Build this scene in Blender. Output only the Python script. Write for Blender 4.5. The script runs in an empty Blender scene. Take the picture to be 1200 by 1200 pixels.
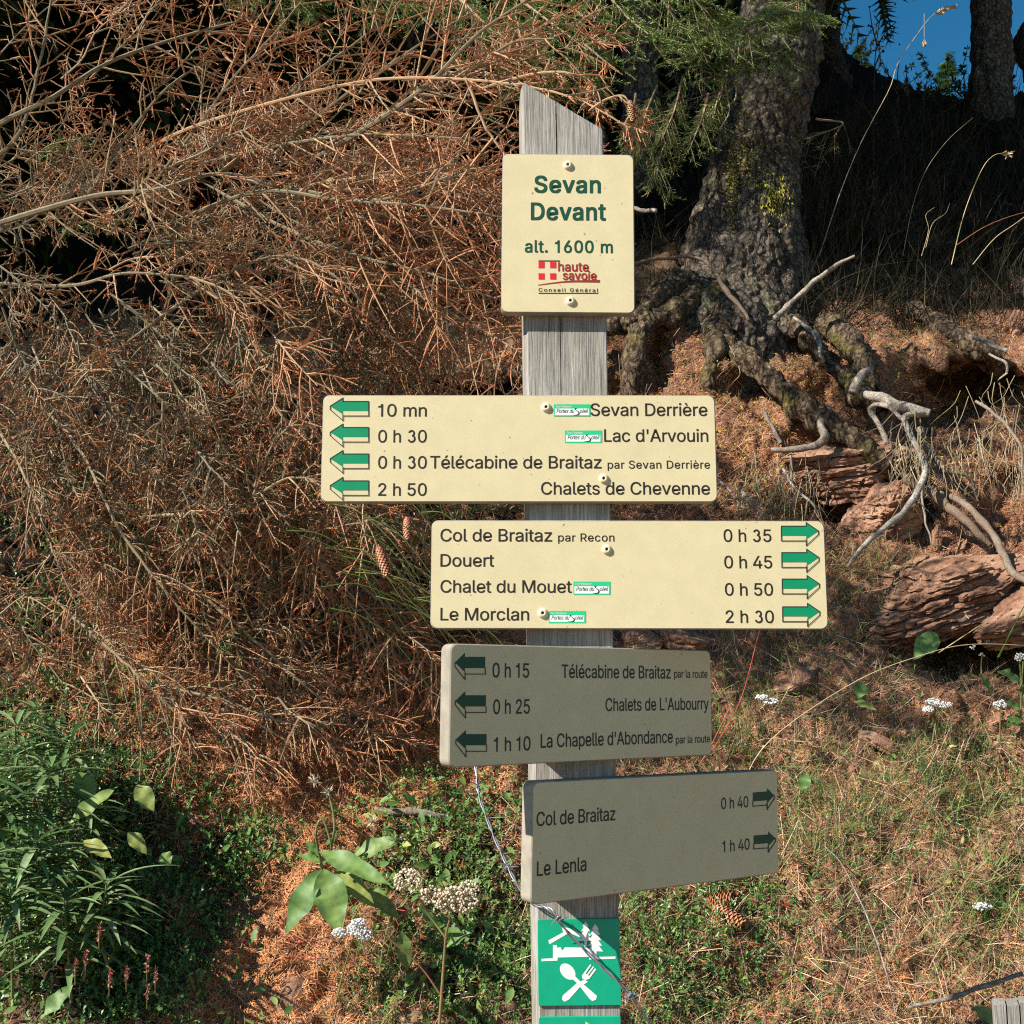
import bpy, math, random, numpy as np
from mathutils import Matrix, Vector
from mathutils.geometry import tessellate_polygon
R = math.radians
rng = np.random.default_rng(7)
random.seed(7)
SC = bpy.context.scene
COL = SC.collection

# ---------------------------------------------------------------- camera
F, PITCH, CAMZ = 1286.0, R(8.4), 1.55
cd = bpy.data.cameras.new('camera'); cam = bpy.data.objects.new('camera', cd); COL.objects.link(cam)
cd.sensor_width = 36; cd.lens = F / 1200 * 36; cd.clip_start = .05; cd.clip_end = 5000
cam.location = (0, 0, CAMZ); cam.rotation_euler = (R(90) + PITCH, 0, 0)
SC.camera = cam
SC.view_settings.view_transform = 'Standard'; SC.view_settings.look = 'None'
SC.view_settings.gamma = 1; SC.view_settings.exposure = 0.86
SC.view_settings.use_curve_mapping = False
SC.render.resolution_x = SC.render.resolution_y = 1024
SC.cycles.max_bounces = 6; SC.cycles.diffuse_bounces = 3; SC.cycles.transparent_max_bounces = 4
SC.cycles.use_denoising = False; SC.cycles.filter_width = 1.15

# ---------------------------------------------------------------- light
AZ, EL = R(60), R(37.5)
S = Vector((-math.sin(AZ) * math.cos(EL), -math.cos(AZ) * math.cos(EL), math.sin(EL)))   # towards the sun
w = bpy.data.worlds.new('World'); SC.world = w; w.use_nodes = True
nt = w.node_tree; bg = nt.nodes['Background']
sky = nt.nodes.new('ShaderNodeTexSky'); sky.sky_type = 'NISHITA'; sky.sun_disc = False
sky.sun_elevation = EL; sky.sun_rotation = math.atan2(S.x, S.y)
sky.altitude = 800; sky.air_density = 1.0; sky.dust_density = .0; sky.ozone_density = 2.0
bg.inputs[1].default_value = .068
hs = nt.nodes.new('ShaderNodeHueSaturation'); hs.inputs['Saturation'].default_value = 1.36; hs.inputs['Hue'].default_value = .487; nt.links.new(sky.outputs[0], hs.inputs['Color'])
nt.links.new(hs.outputs[0], bg.inputs[0])
ld = bpy.data.lights.new('sun', 'SUN'); ld.energy = 5; ld.angle = R(.5); ld.color = (1, .94, .84)
sun = bpy.data.objects.new('sun', ld); COL.objects.link(sun)
sun.rotation_euler = S.to_track_quat('Z', 'Y').to_euler(); sun.location = (-6, -5, 9)

# ---------------------------------------------------------------- helpers
_c, _s = math.cos(PITCH), math.sin(PITCH)
def ray(px, py):
    a = (np.asarray(px, float) - 600) / F; b = (600 - np.asarray(py, float)) / F
    return np.stack([a, _c - b * _s, _s + b * _c], -1)
def at(px, py, Y):
    """world point seen at photo pixel (px,py) at the distance Y north of the viewpoint"""
    r = ray(px, py); Y = np.asarray(Y, float)
    return np.array([0, 0, CAMZ]) + r * (Y / r[..., 1])[..., None]
def V(p): return Vector([float(c) for c in p])

def link(o, parent=None):
    COL.objects.link(o)
    if parent is not None: o.parent = parent
    return o
def tag(o, label=None, cat=None, group=None, kind=None):
    if label: o['label'] = label
    if cat: o['category'] = cat
    if group: o['group'] = group
    if kind: o['kind'] = kind
    return o
def empty(name, loc, label=None, cat=None, group=None):
    o = bpy.data.objects.new(name, None); link(o); o.location = V(loc); o.empty_display_size = .05
    return tag(o, label, cat, group)

class MB:
    """collects vertices and faces; build() links them as one mesh object"""
    def __init__(s): s.v = []; s.t = []; s.q = []; s.tm = []; s.qm = []; s.a = []; s.n = 0
    def add(s, v, tris=None, quads=None, mat=0, a=0.5):
        v = np.asarray(v, float).reshape(-1, 3); k = len(v)
        s.v.append(v); s.a.append(np.broadcast_to(np.asarray(a, float), (k,)).copy())
        if tris is not None and len(tris):
            t = np.asarray(tris, np.int64).reshape(-1, 3) + s.n; s.t.append(t); s.tm.append(np.full(len(t), mat))
        if quads is not None and len(quads):
            q = np.asarray(quads, np.int64).reshape(-1, 4) + s.n; s.q.append(q); s.qm.append(np.full(len(q), mat))
        s.n += k
    def tubes(s, P, r, sides=4, mat=0, a=.5, cap=False):
        """P (N,K,3) polylines, r (N,K) radii"""
        P = np.asarray(P, float); r = np.asarray(r, float)
        if P.ndim == 2: P = P[None]
        N, K, _ = P.shape
        r = np.broadcast_to(r, (N, K))
        T = np.gradient(P, axis=1); T /= np.linalg.norm(T, axis=2, keepdims=True) + 1e-9
        ref = np.where(np.abs(T[:, :1, 2:3]) < .9, np.array([0, 0, 1.]), np.array([1., 0, 0]))
        A = np.cross(T, np.broadcast_to(ref, T.shape)); A /= np.linalg.norm(A, axis=2, keepdims=True) + 1e-9
        B = np.cross(T, A)
        th = np.arange(sides) * 2 * math.pi / sides
        v = P[:, :, None] + r[:, :, None, None] * (np.cos(th)[:, None] * A[:, :, None] + np.sin(th)[:, None] * B[:, :, None])
        i = np.arange(K - 1)[:, None] * sides; j = np.arange(sides)[None]; j2 = (j + 1) % sides
        q = np.stack([i + j, i + j2, i + sides + j2, i + sides + j], -1).reshape(-1, 4)
        qs = (q[None] + (np.arange(N) * K * sides)[:, None, None]).reshape(-1, 4)
        if np.ndim(a) == 1: a = np.repeat(a, K * sides)
        tr = None
        if cap:
            base = np.arange(N) * K * sides
            f = [[k0, 0, k0 + 1] for k0 in range(1, sides - 1)]
            e = np.array([[0, k0, k0 + 1] for k0 in range(1, sides - 1)])
            tr = np.concatenate([(e[:, ::-1][None] + base[:, None, None]).reshape(-1, 3), (e[None] + (base + (K - 1) * sides)[:, None, None]).reshape(-1, 3)])
        s.add(v.reshape(-1, 3), tris=tr, quads=qs, mat=mat, a=a)
    def inst(s, tmpl, M, pos, mat=0, a=.5):
        """copies of a template (verts, tris, quads) under matrices M (N,3,3) at pos (N,3)"""
        tv, tt, tq = tmpl; N = len(pos); k = len(tv)
        v = np.einsum('nij,kj->nki', M, tv) + pos[:, None]
        off = (np.arange(N) * k)[:, None, None]
        t = (np.asarray(tt)[None] + off).reshape(-1, 3) if tt is not None and len(tt) else None
        q = (np.asarray(tq)[None] + off).reshape(-1, 4) if tq is not None and len(tq) else None
        if np.ndim(a) == 1: a = np.repeat(a, k)
        s.add(v.reshape(-1, 3), t, q, mat, a)
    def build(s, name, mats, parent=None, smooth=False, origin=None):
        v = np.concatenate(s.v); a = np.concatenate(s.a)
        t = np.concatenate(s.t) if s.t else np.zeros((0, 3), np.int64); q = np.concatenate(s.q) if s.q else np.zeros((0, 4), np.int64)
        if origin is not None: v = v - np.asarray(origin, float)
        elif parent is not None and parent.type == 'EMPTY' and parent.parent is None: v = v - np.array(parent.location)
        me = bpy.data.meshes.new(name); me.vertices.add(len(v)); me.vertices.foreach_set('co', v.ravel())
        me.loops.add(t.size + q.size); me.loops.foreach_set('vertex_index', np.concatenate([t.ravel(), q.ravel()]).astype(np.int32))
        me.polygons.add(len(t) + len(q))
        me.polygons.foreach_set('loop_start', np.concatenate([np.arange(len(t)) * 3, t.size + np.arange(len(q)) * 4]).astype(np.int32))
        me.polygons.foreach_set('material_index', np.concatenate(s.tm + s.qm).astype(np.int32))
        me.polygons.foreach_set('use_smooth', np.full(len(t) + len(q), bool(smooth)))
        me.update(calc_edges=True)
        at_ = me.attributes.new('tint', 'FLOAT', 'POINT'); at_.data.foreach_set('value', a.astype(np.float32))
        for m in (mats if isinstance(mats, (list, tuple)) else [mats]): me.materials.append(m)
        o = bpy.data.objects.new(name, me); link(o, parent)
        if origin is not None: o.location = V(origin)
        return o

def _hash(ix, iy, iz, seed):
    h = (ix * 374761393 + iy * 668265263 + iz * 2147483647 + seed * 974634777) & 0xffffffff
    h = ((h ^ (h >> 13)) * 1274126177) & 0xffffffff
    return ((h ^ (h >> 16)) & 0xffff) / 65535.
def vnoise(P, f, seed=0):
    P = np.asarray(P, float) * f + 1000.; I = np.floor(P).astype(np.int64); f_ = P - I; u = f_ * f_ * (3 - 2 * f_); r = 0
    for dx in (0, 1):
        for dy in (0, 1):
            for dz in (0, 1):
                wt = (u[..., 0] if dx else 1 - u[..., 0]) * (u[..., 1] if dy else 1 - u[..., 1]) * (u[..., 2] if dz else 1 - u[..., 2])
                r = r + wt * _hash(I[..., 0] + dx, I[..., 1] + dy, I[..., 2] + dz, seed)
    return r * 2 - 1
def fbm(P, f, o=4, seed=0, g=.5):
    r = 0; a = 1
    for k in range(o): r = r + a * vnoise(P, f * 2 ** k, seed + k); a *= g
    return r
def unit(v): return v / (np.linalg.norm(v, axis=-1, keepdims=True) + 1e-9)
def frames(d, up, scale=1., roll=None):
    """matrices whose columns are (direction, side, normal)"""
    d = unit(d); s_ = unit(np.cross(up, d)); n = np.cross(d, s_)
    if roll is not None:
        c, s2 = np.cos(roll)[:, None], np.sin(roll)[:, None]; s_, n = s_ * c + n * s2, n * c - s_ * s2
    return np.stack([d, s_, n], -1) * np.asarray(scale, float).reshape(-1, 1, 1)
def spline(P, n):
    P = np.asarray(P, float); m = len(P)
    if m < 3:
        t = np.linspace(0, 1, n)[:, None]; return P[0] * (1 - t) + P[-1] * t
    Q = np.vstack([2 * P[0] - P[1], P, 2 * P[-1] - P[-2]]); t = np.linspace(0, m - 1 - 1e-6, n); i = t.astype(int); f = (t - i)[:, None]
    a, b, c, d = Q[i], Q[i + 1], Q[i + 2], Q[i + 3]
    return .5 * (2 * b + (c - a) * f + (2 * a - 5 * b + 4 * c - d) * f * f + (3 * b - 3 * c + d - a) * f ** 3)

# ---------------------------------------------------------------- materials
def material(name, rough=.8, spec=.3):
    m = bpy.data.materials.new(name); m.use_nodes = True; n = m.node_tree.nodes; b = n['Principled BSDF']
    b.inputs['Roughness'].default_value = rough; b.inputs['Specular IOR Level'].default_value = spec
    return m, m.node_tree, b
def ramp(nt, src, stops):
    r = nt.nodes.new('ShaderNodeValToRGB'); e = r.color_ramp.elements
    while len(e) < len(stops): e.new(.5)
    for k, (p, c) in enumerate(stops): e[k].position = p; e[k].color = (*c, 1)
    nt.links.new(src, r.inputs[0]); return r.outputs[0]
def noise(nt, scale, detail=4, rough=.6, vec=None, dist=0):
    t = nt.nodes.new('ShaderNodeTexNoise'); t.inputs['Scale'].default_value = scale; t.inputs['Detail'].default_value = detail
    t.inputs['Roughness'].default_value = rough; t.inputs['Distortion'].default_value = dist
    if vec is None:
        g = nt.nodes.new('ShaderNodeNewGeometry'); vec = g.outputs['Position']
    nt.links.new(vec, t.inputs['Vector']); return t.outputs[0]
def bump(nt, b, src, strength, dist, prev=None):
    k = nt.nodes.new('ShaderNodeBump'); k.inputs['Strength'].default_value = strength; k.inputs['Distance'].default_value = dist
    nt.links.new(src, k.inputs['Height'])
    if prev: nt.links.new(prev, k.inputs['Normal'])
    nt.links.new(k.outputs[0], b.inputs['Normal']); return k.outputs[0]
def attr(nt, n='tint'):
    a = nt.nodes.new('ShaderNodeAttribute'); a.attribute_name = n; return a
def mix(nt, f, a, b, mode='MIX'):
    m = nt.nodes.new('ShaderNodeMix'); m.data_type = 'RGBA'; m.blend_type = mode
    for k, x in ((0, f), (6, a), (7, b)):
        if hasattr(x, 'is_linked'): nt.links.new(x, m.inputs[k])
        else: m.inputs[k].default_value = x if k == 0 else (*x, 1)
    return m.outputs[2]
def scaled(nt, sx, sy, sz, coord='Object'):
    t = nt.nodes.new('ShaderNodeTexCoord'); m = nt.nodes.new('ShaderNodeMapping'); m.inputs['Scale'].default_value = (sx, sy, sz)
    nt.links.new(t.outputs[coord], m.inputs[0]); return m.outputs[0]
def tinted(name, stops, rough=.7, spec=.3, sub=0., nscale=40, namt=.35, trans=0):
    """colour from the per-piece tint, with a little mottling"""
    m, nt, b = material(name, rough, spec)
    c = ramp(nt, attr(nt).outputs['Fac'], stops)
    n = noise(nt, nscale, 3)
    c2 = mix(nt, namt, c, ramp(nt, n, [(.3, (.35, .35, .35)), (.7, (1.5, 1.5, 1.5))]), 'MULTIPLY')
    nt.links.new(c2, b.inputs['Base Color'])
    if trans:
        tr = nt.nodes.new('ShaderNodeBsdfTranslucent'); nt.links.new(c2, tr.inputs[0]); ms = nt.nodes.new('ShaderNodeMixShader'); ms.inputs[0].default_value = trans
        out = nt.nodes['Material Output']; nt.links.new(b.outputs[0], ms.inputs[1]); nt.links.new(tr.outputs[0], ms.inputs[2]); nt.links.new(ms.outputs[0], out.inputs[0])
    return m
def flat(name, col, rough=.5, spec=.4, var=.12, sc=60, grain=0):
    m, nt, b = material(name, rough, spec)
    c = mix(nt, var, col, ramp(nt, noise(nt, sc, 5), [(.3, (.3, .3, .3)), (.7, (1.6, 1.6, 1.6))]), 'MULTIPLY')
    nt.links.new(c, b.inputs['Base Color'])
    if grain:
        bump(nt, b, noise(nt, 1400, 2), grain, .0006)
        s1 = ramp(nt, noise(nt, 150, 2, .4), [(.765, (0, 0, 0)), (.785, (.7, .7, .7))]); s2 = ramp(nt, noise(nt, 9, 5, .65), [(.52, (0, 0, 0)), (.75, (.22, .22, .22))])
        c = mix(nt, s2, c, (.50, .42, .24)); c = mix(nt, s1, c, (.10, .075, .05)); nt.links.new(c, b.inputs['Base Color'])
    return m

M = {}
M['board'] = flat('cream_enamel', (.635, .545, .325), .5, .35, .07, 30, .35)
M['edge'] = flat('board_edge_paint', (.30, .27, .215), .6, .3, .3, 40)
M['brown_ink'] = flat('dark_brown_ink', (.022, .014, .009), .5)
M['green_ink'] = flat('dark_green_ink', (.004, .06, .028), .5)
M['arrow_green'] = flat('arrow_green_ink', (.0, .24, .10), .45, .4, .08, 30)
M['black_ink'] = flat('black_ink', (.02, .02, .017), .5)
M['red_ink'] = flat('red_ink', (.62, .012, .02), .5)
M['dark_red_ink'] = flat('dark_red_ink', (.30, .02, .012), .5)
M['white'] = flat('white_print', (.78, .78, .74), .5, .4, .06)
M['sticker_green'] = flat('sticker_green', (.02, .52, .22), .4, .4, .05)
M['plate_green'] = flat('plate_green', (.0, .34, .185), .35, .5, .10, 50)
M['yellow'] = flat('yellow_print', (.8, .65, .05), .5)
M['screw'] = flat('cream_screw_paint', (.72, .63, .42), .4, .5, .1)
M['screw_hole'] = flat('screw_socket', (.03, .03, .025), .6)
m, nt, b = material('galvanised_wire', .38, .6); b.inputs['Metallic'].default_value = .75; b.inputs['Base Color'].default_value = (.36, .38, .42, 1); M['wire'] = m

# weathered post
m, nt, b = material('weathered_wood', .85, .2)
vec = scaled(nt, 1, 1, .035)
n1 = noise(nt, 420, 6, .7, vec); n2 = noise(nt, 42, 4, .6, vec); n3 = noise(nt, 5, 3)
c = ramp(nt, n1, [(.28, (.09, .082, .072)), (.46, (.30, .285, .26)), (.7, (.52, .50, .46))])
c = mix(nt, .55, c, ramp(nt, n2, [(.3, (.62, .60, .55)), (.7, (1.25, 1.22, 1.2))]), 'MULTIPLY')
c = mix(nt, .5, c, ramp(nt, n3, [(.35, (.72, .66, .58)), (.65, (1.15, 1.15, 1.15))]), 'MULTIPLY')
nt.links.new(c, b.inputs['Base Color']); M['post'] = m
p = bump(nt, b, n2, .5, .004); bump(nt, b, n1, .9, .0025, p)

# ground, colour from the painted zones (litter, soil, humus; shade painted into some) broken by noise
m, nt, b = material('forest_ground', .95, .1)
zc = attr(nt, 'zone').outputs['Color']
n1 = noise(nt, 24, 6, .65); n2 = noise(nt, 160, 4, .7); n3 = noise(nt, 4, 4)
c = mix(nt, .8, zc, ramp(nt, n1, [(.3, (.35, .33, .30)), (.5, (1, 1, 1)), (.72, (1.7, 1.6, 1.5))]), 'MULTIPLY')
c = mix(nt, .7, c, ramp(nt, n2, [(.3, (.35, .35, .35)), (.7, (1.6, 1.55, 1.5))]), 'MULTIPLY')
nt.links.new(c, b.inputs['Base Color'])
p = bump(nt, b, n1, .8, .03); bump(nt, b, n2, 1, .008, p); M['ground'] = m

# bark
def bark(name, lich, dark):
    m, nt, b = material(name, .95, .1)
    vo = nt.nodes.new('ShaderNodeTexVoronoi'); vo.feature = 'DISTANCE_TO_EDGE'; vo.inputs['Scale'].default_value = 30
    v = scaled(nt, 1, 1, .6)
    nn = nt.nodes.new('ShaderNodeTexNoise'); nn.inputs['Scale'].default_value = 22; nt.links.new(v, nn.inputs['Vector'])
    av = nt.nodes.new('ShaderNodeVectorMath'); av.operation = 'MULTIPLY_ADD'; nt.links.new(nn.outputs['Color'], av.inputs[0]); av.inputs[1].default_value = (.06, .06, .06); nt.links.new(v, av.inputs[2])
    nt.links.new(av.outputs[0], vo.inputs['Vector'])
    n1 = noise(nt, 70, 6, .7); n2 = noise(nt, 9, 4)
    c = ramp(nt, vo.outputs['Distance'], [(0, tuple(x * .25 for x in dark)), (.12, dark), (.5, tuple(x * 1.7 for x in dark))])
    c = mix(nt, .8, c, ramp(nt, n1, [(.35, (.4, .4, .4)), (.65, (2.0, 1.95, 1.85))]), 'MULTIPLY')
    mk = ramp(nt, n2, [(.55, (0, 0, 0)), (.68, (1, 1, 1))])
    c = mix(nt, mk, c, mix(nt, .6, lich, ramp(nt, n1, [(.4, (.3, .3, .3)), (.6, (1.7, 1.7, 1.7))]), 'MULTIPLY'))
    nt.links.new(c, b.inputs['Base Color'])
    p = bump(nt, b, vo.outputs['Distance'], .9, .03); bump(nt, b, n1, 1, .012, p)
    return m
M['bark'] = bark('spruce_bark', (.20, .19, .11), (.11, .09, .073))
M['root_bark'] = bark('mossy_root_bark', (.17, .14, .045), (.12, .088, .06))
M['dark_bark'] = bark('far_bark', (.05, .05, .035), (.05, .04, .032))

m, nt, b = material('bare_wood', .7, .25)
n1 = noise(nt, 190, 6, .7); n0 = noise(nt, 26, 3, .6); c = mix(nt, .6, ramp(nt, n1, [(.35, (.13, .105, .08)), (.62, (.48, .44, .38))]), ramp(nt, n0, [(.4, (.45, .42, .38)), (.6, (1.3, 1.3, 1.3))]), 'MULTIPLY')
c = mix(nt, attr(nt).outputs['Fac'], (.17, .105, .062), c)
nt.links.new(c, b.inputs['Base Color']); bump(nt, b, n1, 1, .004); M['bare_wood'] = m

# sandstone
m, nt, b = material('red_sandstone', .85, .2)
n1 = noise(nt, 9, 5, .6); n2 = noise(nt, 90, 6, .7)
c = ramp(nt, n1, [(.3, (.17, .085, .055)), (.5, (.31, .165, .105)), (.64, (.40, .25, .17)), (.76, (.42, .36, .26))])
c = mix(nt, .55, c, ramp(nt, n2, [(.3, (.45, .42, .4)), (.7, (1.45, 1.45, 1.4))]), 'MULTIPLY')
nt.links.new(c, b.inputs['Base Color'])
p = bump(nt, b, n1, .3, .02); bump(nt, b, n2, .8, .006, p); M['rock'] = m

M['twig'] = tinted('dead_twig_bark', [(0, (.17, .145, .095)), (.3, (.29, .235, .15)), (.65, (.43, .27, .15)), (1, (.52, .23, .12))], .8, .2, nscale=60)
M['dead_needle'] = tinted('dead_needles', [(0, (.36, .20, .10)), (.5, (.52, .22, .09)), (.85, (.52, .15, .07)), (1, (.52, .09, .06))], .7, .2)
M['stub'] = tinted('grey_needle_pegs', [(0, (.09, .085, .045)), (.5, (.20, .165, .095)), (1, (.40, .20, .10))], .85, .1)
M['litter'] = tinted('needle_litter', [(0, (.13, .06, .038)), (.35, (.38, .17, .085)), (.7, (.62, .25, .095)), (1, (.70, .40, .19))], .7, .25)
M['straw'] = tinted('dry_straw', [(0, (.10, .05, .035)), (.35, (.28, .15, .09)), (.7, (.46, .31, .18)), (1, (.66, .52, .33))], .65, .3)
M['grass'] = tinted('green_grass', [(0, (.07, .13, .03)), (.5, (.14, .24, .055)), (1, (.30, .34, .11))], .5, .4, trans=.25)
M['small_leaf'] = tinted('small_leaves', [(0, (.03, .08, .02)), (.45, (.08, .19, .045)), (.8, (.17, .31, .07)), (.93, (.30, .35, .08)), (1, (.42, .15, .06))], .4, .5, trans=.2)
M['dim_grass'] = tinted('shade_darkened_grass', [(0, (.02, .017, .01)), (.6, (.06, .05, .028)), (1, (.16, .13, .075))], .8, .1)  # dead grass, colour darkened to carry the shade under the trees
M['feather'] = tinted('feathery_leaves', [(0, (.045, .09, .02)), (.6, (.10, .18, .05)), (1, (.19, .25, .08))], .55, .3, trans=.2)
M['willow'] = tinted('grey_green_leaves', [(0, (.075, .145, .05)), (.6, (.165, .26, .095)), (1, (.36, .44, .24))], .5, .4, trans=.2)
M['broad'] = tinted('broad_leaf_green', [(0, (.07, .16, .04)), (.5, (.16, .27, .07)), (1, (.36, .36, .09))], .5, .35, nscale=50, namt=.5, trans=.25)
M['stem_green'] = tinted('stems', [(0, (.10, .16, .04)), (.5, (.24, .20, .08)), (1, (.42, .06, .05))], .5, .4)
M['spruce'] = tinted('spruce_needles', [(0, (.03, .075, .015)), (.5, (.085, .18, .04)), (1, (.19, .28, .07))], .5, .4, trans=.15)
M['dark_spruce'] = tinted('shaded_spruce_needles', [(0, (.012, .028, .009)), (1, (.04, .075, .02))], .6, .3)  # spruce needles again, with the forest shade put into the colour
M['petal'] = tinted('white_florets', [(0, (.55, .54, .48)), (1, (.82, .82, .80))], .6, .2, namt=.1)
M['cream'] = tinted('cream_seed_heads', [(0, (.42, .34, .22)), (1, (.66, .58, .42))], .7, .2, namt=.2)
M['pink'] = tinted('pink_bracts', [(0, (.30, .09, .07)), (1, (.50, .20, .15))], .6, .2)
M['cone'] = tinted('cone_scales', [(0, (.20, .055, .03)), (.6, (.38, .14, .07)), (1, (.60, .36, .18))], .5, .4)
M['stalk'] = tinted('dry_stalks', [(0, (.10, .08, .05)), (.6, (.36, .28, .16)), (1, (.58, .46, .26))], .6, .3)
M['lichen'] = tinted('yellow_lichen', [(0, (.22, .22, .05)), (1, (.50, .44, .07))], .8, .1)
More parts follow.
